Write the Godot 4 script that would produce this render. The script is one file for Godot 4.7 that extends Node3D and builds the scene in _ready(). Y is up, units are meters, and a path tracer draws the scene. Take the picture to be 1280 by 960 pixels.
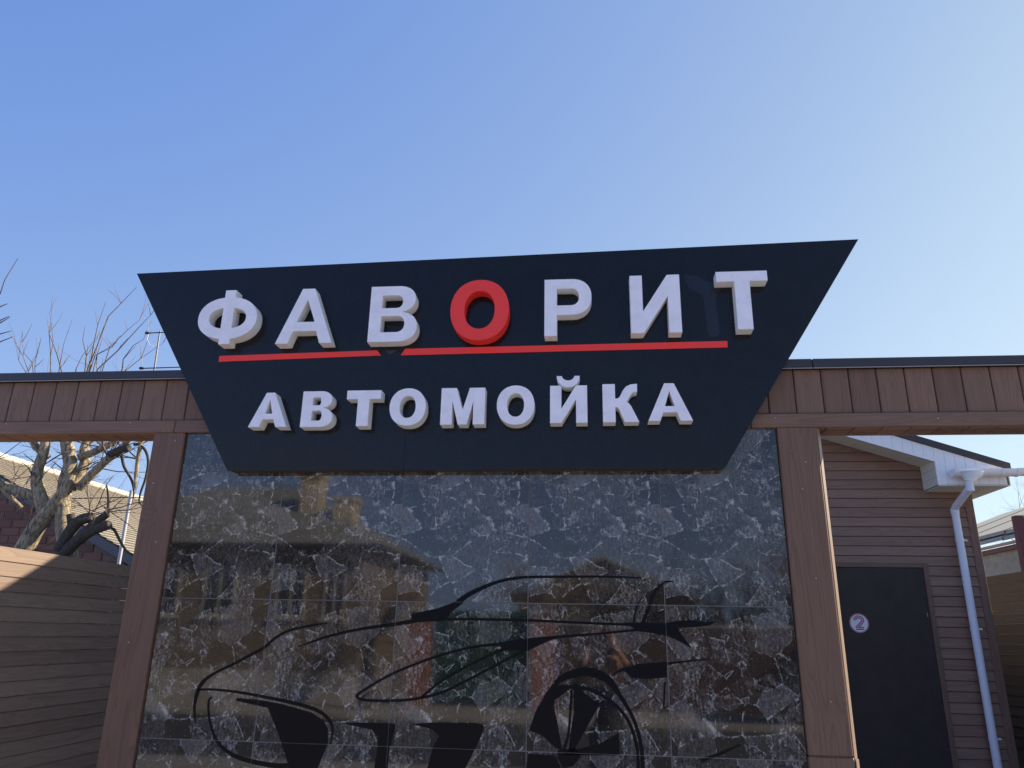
extends Node3D

# ---------------------------------------------------------------- shapes
class Shape:
	var v := PackedVector3Array()
	var n := PackedVector3Array()
	var uv := PackedVector2Array()
	var ix := PackedInt32Array()

	func put(p: Vector3, m: Vector3, t := Vector2.ZERO) -> int:
		v.append(p)
		n.append(m)
		uv.append(t)
		return v.size() - 1

	# corners anticlockwise seen from the side that «out» points to (they are turned round if they are not)
	func face(pts: Array, out := Vector3.ZERO) -> void:
		var m: Vector3 = (pts[1] - pts[0]).cross(pts[2] - pts[0])
		if m.length() < 1e-12 and pts.size() > 3:
			m = (pts[2] - pts[0]).cross(pts[3] - pts[0])
		m = m.normalized()
		if out != Vector3.ZERO and m.dot(out) < 0:
			pts.reverse()
			m = -m
		var b := v.size()
		for p in pts:
			put(p, m)
		for i in range(1, pts.size() - 1):
			ix.append_array([b, b + i + 1, b + i])

	func box(c: Vector3, s: Vector3, ch := 0.0, bas := Basis()) -> void:
		var h := s / 2.0
		var e: float = minf(ch, minf(h.x, minf(h.y, h.z)) * 0.9)
		var at := func(axis: int, sg: Vector3) -> Vector3:
			var p := Vector3.ZERO
			for k in 3:
				p[k] = sg[k] * (h[k] if k == axis else h[k] - e)
			return c + bas * p
		for axis in 3:
			var u := (axis + 1) % 3
			var w := (axis + 2) % 3
			for s0 in [-1.0, 1.0]:
				var q := []
				for d in [[-1.0, -1.0], [1.0, -1.0], [1.0, 1.0], [-1.0, 1.0]]:
					var sg := Vector3.ZERO
					sg[axis] = s0
					sg[u] = d[0]
					sg[w] = d[1]
					q.append(at.call(axis, sg))
				var o := Vector3.ZERO
				o[axis] = s0
				face(q, bas * o)
			if e <= 0.0:
				continue
			for su in [-1.0, 1.0]:
				for sw in [-1.0, 1.0]:
					var lo := Vector3.ZERO
					lo[u] = su
					lo[w] = sw
					var hi := lo
					lo[axis] = -1.0
					hi[axis] = 1.0
					var o := Vector3.ZERO
					o[u] = su
					o[w] = sw
					face([at.call(u, lo), at.call(u, hi), at.call(w, hi), at.call(w, lo)], bas * o)
		if e > 0.0:
			for i in 8:
				var sg := Vector3(1.0 if i & 1 else -1.0, 1.0 if i & 2 else -1.0, 1.0 if i & 4 else -1.0)
				face([at.call(0, sg), at.call(1, sg), at.call(2, sg)], bas * sg)

	# a box by its two far corners
	func block(a: Vector3, b: Vector3, ch := 0.0) -> void:
		box((a + b) / 2.0, (b - a).abs(), ch)

	func tube(pts: Array, rads: Array, sides := 8, caps := true) -> void:
		var rings := []
		var side := Vector3.ZERO
		var t := Vector3.UP
		for i in pts.size():
			var a: Vector3 = pts[maxi(i - 1, 0)]
			var b: Vector3 = pts[mini(i + 1, pts.size() - 1)]
			t = (b - a).normalized()
			if side == Vector3.ZERO:
				side = t.cross(Vector3(0.31, 0.2, 0.93) if absf(t.z) < 0.8 else Vector3.RIGHT).normalized()
			side = (side - t * side.dot(t)).normalized()
			var up := t.cross(side)
			var ring := []
			for k in sides:
				var an := TAU * k / sides
				var d := side * cos(an) + up * sin(an)
				ring.append(put(pts[i] + d * float(rads[i]), d, Vector2(float(k) / sides, i)))
			rings.append(ring)
		for i in pts.size() - 1:
			for k in sides:
				var k2 := (k + 1) % sides
				ix.append_array([rings[i][k], rings[i + 1][k2], rings[i][k2], rings[i][k], rings[i + 1][k], rings[i + 1][k2]])
		if caps:
			for e in [0, pts.size() - 1]:
				var q := []
				for k in sides:
					q.append(v[rings[e][k]])
				var o: Vector3 = pts[0] - pts[1] if e == 0 else pts[e] - pts[e - 1]
				face(q, o)

	# a polygon with holes, thickened from z0 to z1 and placed by xf
	func prism(outer: PackedVector2Array, holes: Array, z0: float, z1: float, xf := Transform3D(), back := true) -> void:
		for piece in Shape.solid_pieces(outer, holes):
			var tr := Geometry2D.triangulate_polygon(piece)
			for i in range(0, tr.size(), 3):
				var p := [piece[tr[i]], piece[tr[i + 1]], piece[tr[i + 2]]]
				var f := []
				var g := []
				for q in p:
					f.append(xf * Vector3(q.x, q.y, z1))
					g.append(xf * Vector3(q.x, q.y, z0))
				face(f, xf.basis.z)
				if back:
					face(g, -xf.basis.z)
		var loops := [outer]
		loops.append_array(holes)
		for li in loops.size():
			var l: PackedVector2Array = loops[li]
			if Geometry2D.is_polygon_clockwise(l) != (li > 0):
				l = l.duplicate()
				l.reverse()
			var c := l.size()
			var en := []
			for i in c:
				var d: Vector2 = (l[(i + 1) % c] - l[i]).normalized()
				en.append(Vector2(d.y, -d.x))
			for i in c:
				var ids := []
				for e in 2:
					var j := (i + e) % c
					var other: Vector2 = en[(i - 1 + c) % c] if e == 0 else en[(i + 1) % c]
					var m: Vector2 = en[i]
					if m.dot(other) > 0.8:
						m = (m + other).normalized()
					var m3 := (xf.basis * Vector3(m.x, m.y, 0)).normalized()
					ids.append(put(xf * Vector3(l[j].x, l[j].y, z0), m3))
					ids.append(put(xf * Vector3(l[j].x, l[j].y, z1), m3))
				ix.append_array([ids[0], ids[3], ids[2], ids[0], ids[1], ids[3]])

	static func solid_pieces(outer: PackedVector2Array, holes: Array) -> Array:
		if holes.is_empty():
			return [outer]
		var h: PackedVector2Array = holes[0]
		var cx := 0.0
		for p in h:
			cx += p.x / h.size()
		var out := []
		for k in 2:
			var half := PackedVector2Array([Vector2(cx, -99), Vector2(cx + (99 if k else -99), -99), Vector2(cx + (99 if k else -99), 99), Vector2(cx, 99)])
			for piece in Geometry2D.intersect_polygons(outer, half):
				for left in Geometry2D.clip_polygons(piece, h):
					if Geometry2D.is_polygon_clockwise(left):
						continue
					var rest := []
					for o in holes.slice(1):
						rest.append_array(Geometry2D.intersect_polygons(o, half))
					out.append_array(Shape.solid_pieces(left, rest))
		return out

	func mesh() -> ArrayMesh:
		var a := []
		a.resize(Mesh.ARRAY_MAX)
		a[Mesh.ARRAY_VERTEX] = v
		a[Mesh.ARRAY_NORMAL] = n
		a[Mesh.ARRAY_TEX_UV] = uv
		a[Mesh.ARRAY_INDEX] = ix
		var m := ArrayMesh.new()
		m.add_surface_from_arrays(Mesh.PRIMITIVE_TRIANGLES, a)
		return m


# ---------------------------------------------------------------- naming
var taken := {}

func numbered(called: String) -> String:
	taken[called] = taken.get(called, -1) + 1
	return called if taken[called] == 0 else "%s_%03d" % [called, taken[called]]

func tag(o: Node, label: String, category: String, group := "") -> void:
	o.set_meta("label", label)
	o.set_meta("category", category)
	if group:
		o.set_meta("group", group)

func thing(called: String, label: String, category: String, at := Vector3.ZERO, group := "") -> Node3D:
	var o := Node3D.new()
	o.name = numbered(called)
	add_child(o)
	o.position = at
	tag(o, label, category, group)
	return o

# commits a shape given in world axes as one mesh under parent
func obj(called: String, s: Shape, m: Material, parent: Node3D = self) -> MeshInstance3D:
	return inst(called, s.mesh(), m, parent)

func inst(called: String, mesh: Mesh, m: Material, parent: Node3D = self) -> MeshInstance3D:
	var o := MeshInstance3D.new()
	o.name = called if parent != self else numbered(called)
	o.mesh = mesh
	o.material_override = m
	parent.add_child(o, true)
	if parent != self:
		var base := parent.position
		var up := parent.get_parent()
		while up != self:
			base += (up as Node3D).position
			up = up.get_parent()
		o.position = -base
	return o

func struct(called: String, s: Shape, m: Material) -> MeshInstance3D:
	var o := obj(called, s, m)
	o.set_meta("kind", "structure")
	return o


# ---------------------------------------------------------------- materials
func mat(c: Vector3, rough := 0.6, metal := 0.0, spec := 0.5) -> StandardMaterial3D:
	var m := StandardMaterial3D.new()
	m.albedo_color = Color(c.x, c.y, c.z).linear_to_srgb()
	m.roughness = rough
	m.metallic = metal
	m.metallic_specular = spec
	return m

func noise(kind: int, freq: float, sd: int, oct := 4, warp := 0.0, ret := -1) -> FastNoiseLite:
	var f := FastNoiseLite.new()
	f.noise_type = kind
	f.frequency = freq
	f.seed = sd
	f.fractal_octaves = oct
	f.fractal_type = FastNoiseLite.FRACTAL_FBM if oct > 1 else FastNoiseLite.FRACTAL_NONE
	if ret >= 0:
		f.cellular_return_type = ret
		f.cellular_jitter = 1.0
	if warp > 0.0:
		f.domain_warp_enabled = true
		f.domain_warp_amplitude = warp
		f.domain_warp_frequency = freq * 0.8
		f.domain_warp_fractal_octaves = 4
	return f

func bytes(f: FastNoiseLite, w: int, h: int, tow := 0, toh := 0) -> PackedByteArray:
	var im := f.get_seamless_image(w, h, false, false, 0.15)
	if tow > 0:
		im.resize(tow, toh, Image.INTERPOLATE_CUBIC)
	im.convert(Image.FORMAT_L8)
	return im.get_data()

func srgb_table() -> PackedByteArray:
	var t := PackedByteArray()
	for i in 1024:
		var x := i / 1023.0
		t.append(int(round(255.0 * (12.92 * x if x < 0.0031308 else 1.055 * pow(x, 1 / 2.4) - 0.055))))
	return t

var table := srgb_table()

func gray_texture(d: PackedFloat32Array, w: int, h: int) -> ImageTexture:
	var o := PackedByteArray()
	o.resize(w * h)
	for i in w * h:
		o[i] = table[clampi(int(d[i] * 1023.0), 0, 1023)]
	return ImageTexture.create_from_image(Image.create_from_data(w, h, false, Image.FORMAT_L8, o))

# printed wood grain running along the texture's height; «across» turns it along the width
func wood_texture(across: bool) -> ImageTexture:
	var s := 512
	var fine := bytes(noise(FastNoiseLite.TYPE_SIMPLEX_SMOOTH, 0.09, 11, 3), 512, 16, s, s)
	var mid := bytes(noise(FastNoiseLite.TYPE_SIMPLEX_SMOOTH, 0.035, 12, 3), 512, 64, s, s)
	var rings := bytes(noise(FastNoiseLite.TYPE_SIMPLEX_SMOOTH, 0.012, 13, 2), 256, 64, s, s)
	var blot := bytes(noise(FastNoiseLite.TYPE_SIMPLEX_SMOOTH, 0.01, 14, 4), s, s)
	var d := PackedFloat32Array()
	d.resize(s * s)
	for y in s:
		for x in s:
			var i := y * s + x
			var r := fposmod(rings[i] / 255.0 * 9.0, 1.0)
			var line := 1.0 - 0.2 * smoothstep(0.4, 0.95, r)
			var val := (0.58 + 0.14 * (fine[i] / 255.0) + 0.12 * (mid[i] / 255.0) + 0.12 * (blot[i] / 255.0)) * line * 0.8
			d[(x * s + y) if across else i] = val
	return gray_texture(d, s, s)

var wood_kinds := {}

# kind: "v" upright grain, "h" grain along x, "z" grain along z
func wood(kind: String, i: int) -> StandardMaterial3D:
	var key := kind + str(i % 5)
	if wood_kinds.has(key):
		return wood_kinds[key]
	var tone: float = [1.0, 0.86, 1.12, 0.93, 1.06][i % 5]
	var red: float = [1.0, 1.03, 0.99, 1.0, 0.97][i % 5]
	var base: Vector3 = {"fence": Vector3(0.21, 0.148, 0.112) / 0.57, "dark": Vector3(0.125, 0.1, 0.085) / 0.57, "siding": Vector3(0.26, 0.15, 0.1) / 0.57}.get(kind, WOOD)
	var m := mat(base * tone * Vector3(red, 1.0, 1.0), 0.58)
	m.albedo_texture = wood_across if kind != "v" else wood_up
	m.uv1_triplanar = true
	m.uv1_world_triplanar = true
	m.uv1_triplanar_sharpness = 4.0
	m.uv1_scale = {"v": Vector3(2.6, 0.55, 2.6), "h": Vector3(0.55, 2.6, 2.6), "z": Vector3(0.7, 2.6, 0.55), "fence": Vector3(0.7, 2.6, 0.55), "dark": Vector3(0.7, 2.6, 0.55), "siding": Vector3(0.55, 2.6, 2.6)}[kind]
	m.uv1_offset = Vector3(0.37 * (i % 5), 0.21 * (i % 5), 0.13 * (i % 5))
	wood_kinds[key] = m
	return m

# rough mottled stuff: plaster, concrete, bark, brick
func mottled(c: Vector3, per_metre: float, strength: float, rough := 0.85, sd := 3, stretch := Vector3.ONE, relief := 0.0) -> StandardMaterial3D:
	var s := 256
	var a := bytes(noise(FastNoiseLite.TYPE_SIMPLEX_SMOOTH, 0.02, sd, 5), s, s)
	var b := bytes(noise(FastNoiseLite.TYPE_SIMPLEX_SMOOTH, 0.15, sd + 1, 3), s, s)
	var d := PackedFloat32Array()
	d.resize(s * s)
	for i in s * s:
		d[i] = 0.7 * (1.0 + strength * ((a[i] + b[i] * 0.8) / 229.5 - 1.0))
	var m := mat(c / 0.7, rough)
	m.albedo_texture = gray_texture(d, s, s)
	m.uv1_triplanar = true
	m.uv1_world_triplanar = true
	m.uv1_scale = stretch * per_metre
	if relief > 0.0:
		m.heightmap_enabled = true
		m.heightmap_texture = m.albedo_texture
		m.heightmap_scale = relief
	return m

# polished dark breccia: broken grey and brown pieces of many sizes with pale crystalline veins between them
func plain_bytes(f: FastNoiseLite, w: int, h: int, tow := 0, toh := 0) -> PackedByteArray:
	var im := f.get_image(w, h)
	if tow > 0:
		im.resize(tow, toh, Image.INTERPOLATE_CUBIC)
	im.convert(Image.FORMAT_L8)
	return im.get_data()

func marble_texture(sd: int) -> ImageTexture:
	var s := 704
	var k := 1024.0 / s
	var C := FastNoiseLite.TYPE_CELLULAR
	var VAL := FastNoiseLite.RETURN_CELL_VALUE
	var EDGE := FastNoiseLite.RETURN_DISTANCE2_SUB
	var SX := FastNoiseLite.TYPE_SIMPLEX_SMOOTH
	var v1 := plain_bytes(noise(C, 0.0048 * k, sd, 1, 46.0 / k, VAL), s, s)
	var e1 := plain_bytes(noise(C, 0.0048 * k, sd, 1, 46.0 / k, EDGE), s, s)
	var v2 := plain_bytes(noise(C, 0.0105 * k, sd + 1, 1, 26.0 / k, VAL), s, s)
	var e2 := plain_bytes(noise(C, 0.0105 * k, sd + 1, 1, 26.0 / k, EDGE), s, s)
	var v3 := plain_bytes(noise(C, 0.03 * k, sd + 5, 1, 11.0 / k, VAL), s, s)
	var e3 := plain_bytes(noise(C, 0.03 * k, sd + 5, 1, 11.0 / k, EDGE), s, s)
	var cloud := plain_bytes(noise(SX, 0.0045 * k, sd + 2, 5, 60.0 / k), s, s)
	var hue := plain_bytes(noise(SX, 0.004 * k, sd + 3, 3, 40.0 / k), s, s)
	var grit := plain_bytes(noise(SX, 0.04 * k, sd + 4, 5), s, s)
	var where := plain_bytes(noise(SX, 0.012 * k, sd + 7, 4, 20.0 / k), s, s)
	var streak := plain_bytes(noise(SX, 0.04 * k, sd + 6, 4, 14.0), s, s / 3, s, s)
	var o := PackedByteArray()
	o.resize(s * s * 3)
	for i in s * s:
		var cl := cloud[i] / 255.0
		var g := grit[i] / 255.0
		var st := streak[i] / 255.0
		var a1 := v1[i] / 255.0
		var a2 := v2[i] / 255.0
		var wh := where[i] / 255.0
		# some big pieces stay whole, others are crushed into smaller ones
		var crushed := 1.0 if fposmod(a1 * 7.3, 1.0) + (cl - 0.5) * 0.5 > 0.42 else 0.0
		var dust := crushed * smoothstep(0.42, 0.56, fposmod(a2 * 5.7, 1.0) * 0.6 + cl * 0.4)
		var tone := lerpf(lerpf(a1, 0.5 * a1 + 0.5 * a2, crushed), v3[i] / 255.0, dust * 0.5)
		tone = clampf(0.02 + tone * 0.92 + (st - 0.5) * 0.6 + (g - 0.5) * 0.6 + (cl - 0.5) * 0.4, 0.0, 1.3)
		var brown := clampf(hue[i] / 255.0 * 1.5 - 0.3, 0.0, 1.0)
		var l := 0.016 + 0.092 * tone * tone
		# now and then a pale shard
		if crushed > 0.0 and fposmod(a2 * 13.1, 1.0) > 0.86:
			l += 0.1 * smoothstep(0.35, 0.75, st * 0.6 + g * 0.4)
		var patchy := clampf((wh * 0.75 + g * 0.35 - 0.5) * 5.0, 0.0, 1.0)
		var w1 := (1.0 - smoothstep(0.004, 0.055, e1[i] / 255.0)) * patchy
		var w2 := (1.0 - smoothstep(0.003, 0.06, e2[i] / 255.0)) * crushed * clampf((wh - 0.5) * 5.0 + (g - 0.5) * 2.0, 0.0, 1.0)
		var w3 := (1.0 - smoothstep(0.01, 0.13, e3[i] / 255.0)) * dust * clampf((wh - 0.45) * 4.0, 0.0, 1.0) * 0.45
		var fleck := clampf((g - 0.74) * 9.0, 0.0, 1.0) * clampf((wh - 0.45) * 5.0, 0.0, 1.0) * 0.6
		var crack := (1.0 - smoothstep(0.0, 0.02, e2[i] / 255.0)) * (1.0 - patchy) * 0.45
		l *= 1.0 - crack
		var vein := minf(maxf(maxf(w1, fleck), maxf(w2 * 0.85, w3)), 1.0) * (0.3 + 0.7 * st)
		var r := lerpf(l * lerpf(0.98, 1.12, brown), 0.5, vein)
		var gr := lerpf(l * lerpf(0.96, 0.97, brown), 0.48, vein)
		var b := lerpf(l * lerpf(0.99, 0.82, brown), 0.45, vein)
		o[i * 3] = table[clampi(int(r * 1023.0), 0, 1023)]
		o[i * 3 + 1] = table[clampi(int(gr * 1023.0), 0, 1023)]
		o[i * 3 + 2] = table[clampi(int(b * 1023.0), 0, 1023)]
	return ImageTexture.create_from_image(Image.create_from_data(s, s, false, Image.FORMAT_RGB8, o))

const SKY := 0.518

# clear spring sky: blue away from the sun, paler towards the horizon and round the sun
func sky_panorama(to_sun: Vector3) -> ImageTexture:
	var w := 512
	var h := 256
	var f := PackedFloat32Array()
	f.resize(w * h * 4)
	for y in h:
		var th := PI * (y + 0.5) / h
		var up := cos(th)
		var el := maxf(90.0 - rad_to_deg(th), 0.0)
		var hz := exp(-el / 20.0)
		for x in w:
			var ph := TAU * (x + 0.5) / w                               # −z lies at the left edge of the picture
			var d := Vector3(sin(ph) * sin(th), up, -cos(ph) * sin(th))
			var c := clampf(d.dot(to_sun), -1.0, 1.0)
			var g := 0.5 * exp(-rad_to_deg(acos(c)) / 46.0)
			var hs := hz * (0.75 + 1.6 * exp(-rad_to_deg(acos(c)) / 45.0))
			var ray := 1.0 + 1.25 * (c * c if c < 0.0 else 0.0)       # air scatters more light straight back than sideways
			var i := (y * w + x) * 4
			f[i] = (ray * (0.004 + 0.55 * hs) + g) * SKY
			f[i + 1] = (ray * (0.14 + 0.62 * hs) + g) * SKY
			f[i + 2] = (ray * (0.63 + 0.42 * hs) + 0.34 * g) * SKY
			f[i + 3] = 1.0
	return ImageTexture.create_from_image(Image.create_from_data(w, h, false, Image.FORMAT_RGBAF, f.to_byte_array()))


# ---------------------------------------------------------------- flat marks: strokes and outlines in x, y, cut at the joints of the tiles
const JX := [-2.017, -1.487, -0.887, -0.289, 0.314, 0.855]
const JY := [0.0, 0.6, 1.2, 1.8, 2.4, 2.598]

func pairs(a: Array) -> PackedVector2Array:
	var p := PackedVector2Array()
	for i in range(0, a.size(), 2):
		p.append(Vector2(a[i], a[i + 1]))
	return p

func smooth_line(p: PackedVector2Array, w: Array, per := 6) -> Array:
	var q := PackedVector2Array()
	var ww := []
	for i in p.size() - 1:
		var a := p[maxi(i - 1, 0)]
		var d := p[mini(i + 2, p.size() - 1)]
		for k in per:
			var t := float(k) / per
			q.append(p[i].cubic_interpolate(p[i + 1], a, d, t))
			ww.append(lerpf(w[i], w[i + 1], t))
	q.append(p[p.size() - 1])
	ww.append(w[w.size() - 1])
	return [q, ww]

func ribbon_quads(p: PackedVector2Array, w: Array) -> Array:
	var l := PackedVector2Array()
	var r := PackedVector2Array()
	for i in p.size():
		var t: Vector2 = (p[mini(i + 1, p.size() - 1)] - p[maxi(i - 1, 0)]).normalized()
		var m := Vector2(-t.y, t.x) * float(w[i]) / 2.0
		l.append(p[i] + m)
		r.append(p[i] - m)
	var out := []
	for i in p.size() - 1:
		out.append(PackedVector2Array([r[i], r[i + 1], l[i + 1], l[i]]))
	return out

func on_tiles(s: Shape, poly: PackedVector2Array, z0: float, z1: float) -> void:
	var box := Rect2(poly[0], Vector2.ZERO)
	for q in poly:
		box = box.expand(q)
	for i in JX.size() - 1:
		for j in JY.size() - 1:
			var t := Rect2(JX[i] + 0.0013, JY[j] + 0.0013, JX[i + 1] - JX[i] - 0.0026, JY[j + 1] - JY[j] - 0.0026)
			if not t.intersects(box):
				continue
			if t.encloses(box):
				s.prism(poly, [], z0, z1, Transform3D(), false)
				continue
			var rect := PackedVector2Array([t.position, Vector2(t.end.x, t.position.y), t.end, Vector2(t.position.x, t.end.y)])
			for piece in Geometry2D.intersect_polygons(poly, rect):
				if piece.size() > 2:
					s.prism(piece, [], z0, z1, Transform3D(), false)

func stroke(parent: Node3D, called: String, p: Array, w: Array) -> void:
	var s := Shape.new()
	var sm := smooth_line(pairs(p), w)
	for q in ribbon_quads(sm[0], sm[1]):
		on_tiles(s, q, 0.0004, 0.0012)
	obj(called, s, M.vinyl, parent)

func blot(parent: Node3D, called: String, p: Array) -> void:
	var s := Shape.new()
	var q := pairs(p)
	if Geometry2D.is_polygon_clockwise(q):
		q.reverse()
	on_tiles(s, q, 0.0006, 0.0016)
	obj(called, s, M.vinyl, parent)


# ---------------------------------------------------------------- letters, each in a box w wide and h high: [outer loop, holes]
func oval(cx: float, cy: float, rx: float, ry: float, a0 := 0.0, a1 := TAU, steps := 56, power := 1.0) -> PackedVector2Array:
	var p := PackedVector2Array()
	var closed := absf(a1 - a0) > TAU - 0.01
	for i in (steps if closed else steps + 1):
		var a := lerpf(a0, a1, float(i) / steps)
		var c := cos(a)
		var s := sin(a)
		p.append(Vector2(cx + rx * signf(c) * pow(absf(c), power), cy + ry * signf(s) * pow(absf(s), power)))
	return p

func scaled(a: Array, w: float, h: float) -> PackedVector2Array:
	var p := pairs(a)
	for i in p.size():
		p[i] = Vector2(p[i].x * w, p[i].y * h)
	return p

func bowl(x0: float, xs: float, x1: float, y0: float, y1: float) -> PackedVector2Array:
	var p := PackedVector2Array([Vector2(x0, y0), Vector2(xs, y0)])
	p.append_array(oval(xs, (y0 + y1) / 2, x1 - xs, (y1 - y0) / 2, -PI / 2, PI / 2, 22, 0.9).slice(1))
	p.append(Vector2(x0, y1))
	return p

func glyph(c: String, w: float, h: float, s: float, b: float) -> Array:
	match c:
		"Ф":
			var ring := oval(w / 2, h * 0.478, w / 2, h * 0.388, 0, TAU, 64, 0.92)
			var stem := PackedVector2Array([Vector2(w / 2 - s / 2, 0), Vector2(w / 2 + s / 2, 0), Vector2(w / 2 + s / 2, h), Vector2(w / 2 - s / 2, h)])
			var hole := oval(w / 2, h * 0.478, w / 2 - s, h * 0.388 - b, 0, TAU, 56, 0.9)
			return [Geometry2D.merge_polygons(ring, stem)[0], Geometry2D.clip_polygons(hole, stem)]
		"А":
			var f := s * 1.06 / w
			return [scaled([0, 0, f, 0, f + 0.075, 0.22, 0.925 - f, 0.22, 1 - f, 0, 1, 0, 0.61, 1, 0.39, 1], w, h), [scaled([f + 0.118, 0.385, 0.882 - f, 0.385, 0.5, 0.8], w, h)]]
		"В":
			var m := h * 0.53
			var o := PackedVector2Array([Vector2(0, 0), Vector2(w * 0.6, 0)])
			o.append_array(oval(w * 0.6, m / 2, w * 0.4, m / 2, -PI / 2, PI * 0.42, 20, 0.9).slice(1))
			o.append_array(oval(w * 0.58, (h + m) / 2, w * 0.365, (h - m) / 2, -PI * 0.42, PI / 2, 20, 0.9))
			o.append(Vector2(0, h))
			return [o, [bowl(s, w * 0.57, w * 0.985 - s, b, m - b * 0.42), bowl(s, w * 0.55, w * 0.93 - s, m + b * 0.42, h - b)]]
		"О":
			return [oval(w / 2, h / 2, w / 2, h / 2, 0, TAU, 64, 0.93), [oval(w / 2, h / 2, w / 2 - s * 1.12, h / 2 - b * 1.08, 0, TAU, 52, 0.93)]]
		"Р":
			var y := h * 0.365
			var o := PackedVector2Array([Vector2(0, 0), Vector2(s, 0), Vector2(s, y), Vector2(w * 0.58, y)])
			o.append_array(oval(w * 0.58, (h + y) / 2, w * 0.42, (h - y) / 2, -PI / 2, PI / 2, 24, 0.9).slice(1))
			o.append(Vector2(0, h))
			return [o, [bowl(s, w * 0.56, w - s, y + b, h - b)]]
		"И", "Й":
			var f := s / w
			return [scaled([0, 0, f, 0, 1 - f, 0.63, 1 - f, 0, 1, 0, 1, 1, 1 - f, 1, f, 0.37, f, 1, 0, 1], w, h), []]
		"Т":
			return [PackedVector2Array([Vector2(w / 2 - s / 2, 0), Vector2(w / 2 + s / 2, 0), Vector2(w / 2 + s / 2, h - b), Vector2(w, h - b), Vector2(w, h), Vector2(0, h), Vector2(0, h - b), Vector2(w / 2 - s / 2, h - b)]), []]
		"М":
			return [scaled([0, 0, 0.26, 0, 0.26, 0.64, 0.4, 0, 0.6, 0, 0.74, 0.64, 0.74, 0, 1, 0, 1, 1, 0.65, 1, 0.5, 0.4, 0.35, 1, 0, 1], w, h), []]
		"К":
			return [scaled([0, 0, 0.36, 0, 0.36, 0.4, 0.42, 0.385, 0.47, 0.34, 0.62, 0, 1.03, 0, 0.82, 0.4, 0.76, 0.48, 0.68, 0.53, 0.74, 0.6, 0.8, 0.7, 0.87, 0.77, 1, 0.795, 1, 1, 0.82, 0.985, 0.68, 0.93, 0.58, 0.82, 0.5, 0.67, 0.44, 0.62, 0.36, 0.61, 0.36, 1, 0, 1], w, h), []]
	return []

var M := {}
var WOOD := Vector3(0.178, 0.098, 0.064) / 0.57
var wood_up: ImageTexture
var wood_across: ImageTexture

# ---------------------------------------------------------------- smooth bodies: tapered capsules joined with a smooth minimum, meshed as surface nets
func nets(s: Shape, bones: Array, cell: float, k: float) -> void:
	var lo: Vector3 = bones[0][0]
	var hi := lo
	for b in bones:
		var r: float = maxf(b[2], b[3]) + 4.0 / k
		for e in 2:
			lo = lo.min(b[e] - Vector3.ONE * r)
			hi = hi.max(b[e] + Vector3.ONE * r)
	var d := Vector3i(((hi - lo) / cell).ceil()) + Vector3i.ONE * 2
	var acc := PackedFloat32Array()
	acc.resize(d.x * d.y * d.z)
	for b in bones:
		var a: Vector3 = b[0]
		var ab: Vector3 = b[1] - b[0]
		var ll := maxf(ab.length_squared(), 1e-9)
		var ra: float = b[2]
		var dr: float = b[3] - b[2]
		var m := Vector3.ONE * (maxf(b[2], b[3]) + 3.0 / k)
		var i0 := Vector3i(((a.min(b[1]) - m - lo) / cell).floor()).max(Vector3i.ZERO)
		var i1 := Vector3i(((a.max(b[1]) + m - lo) / cell).ceil()).min(d - Vector3i.ONE)
		for z in range(i0.z, i1.z + 1):
			for y in range(i0.y, i1.y + 1):
				var row := (z * d.y + y) * d.x
				for x in range(i0.x, i1.x + 1):
					var q := lo + Vector3(x, y, z) * cell - a
					var t := clampf(q.dot(ab) / ll, 0.0, 1.0)
					acc[row + x] += exp(-k * minf((q - ab * t).length() - ra - dr * t, 1.0))
	for i in acc.size():
		acc[i] = -log(acc[i] + 1e-12) / k
	var at := {}
	var steps := [1, d.x, d.x * d.y]
	for z in d.z - 1:
		for y in d.y - 1:
			for x in d.x - 1:
				var base := (z * d.y + y) * d.x + x
				var inside := 0
				for c in 8:
					if acc[base + (c & 1) + ((c >> 1) & 1) * d.x + (c >> 2) * d.x * d.y] < 0:
						inside += 1
				if inside == 0 or inside == 8:
					continue
				var sum := Vector3.ZERO
				var cnt := 0
				var g := Vector3.ZERO
				for c in 8:
					var pc := Vector3i(c & 1, (c >> 1) & 1, c >> 2)
					var fc := acc[base + pc.x + pc.y * d.x + pc.z * d.x * d.y]
					g += Vector3(pc.x - 0.5, pc.y - 0.5, pc.z - 0.5) * fc
					for ax in 3:
						if pc[ax]:
							continue
						var fd := acc[base + pc.x + pc.y * d.x + pc.z * d.x * d.y + steps[ax]]
						if (fc < 0) != (fd < 0):
							var e := Vector3(pc)
							e[ax] += fc / (fc - fd)
							sum += e
							cnt += 1
				at[base] = s.put(lo + (Vector3(x, y, z) + sum / cnt) * cell, g.normalized())
	for base in at:
		for ax in 3:
			var f0 := acc[base]
			var f1 := acc[base + steps[ax]]
			if (f0 < 0) == (f1 < 0):
				continue
			var u: int = steps[(ax + 1) % 3]
			var w: int = steps[(ax + 2) % 3]
			if not (at.has(base - u) and at.has(base - w) and at.has(base - u - w)):
				continue
			var q := [at[base], at[base - u], at[base - u - w], at[base - w]]
			if f0 < 0:
				q.reverse()
			s.ix.append_array([q[0], q[1], q[2], q[0], q[2], q[3]])

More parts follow.
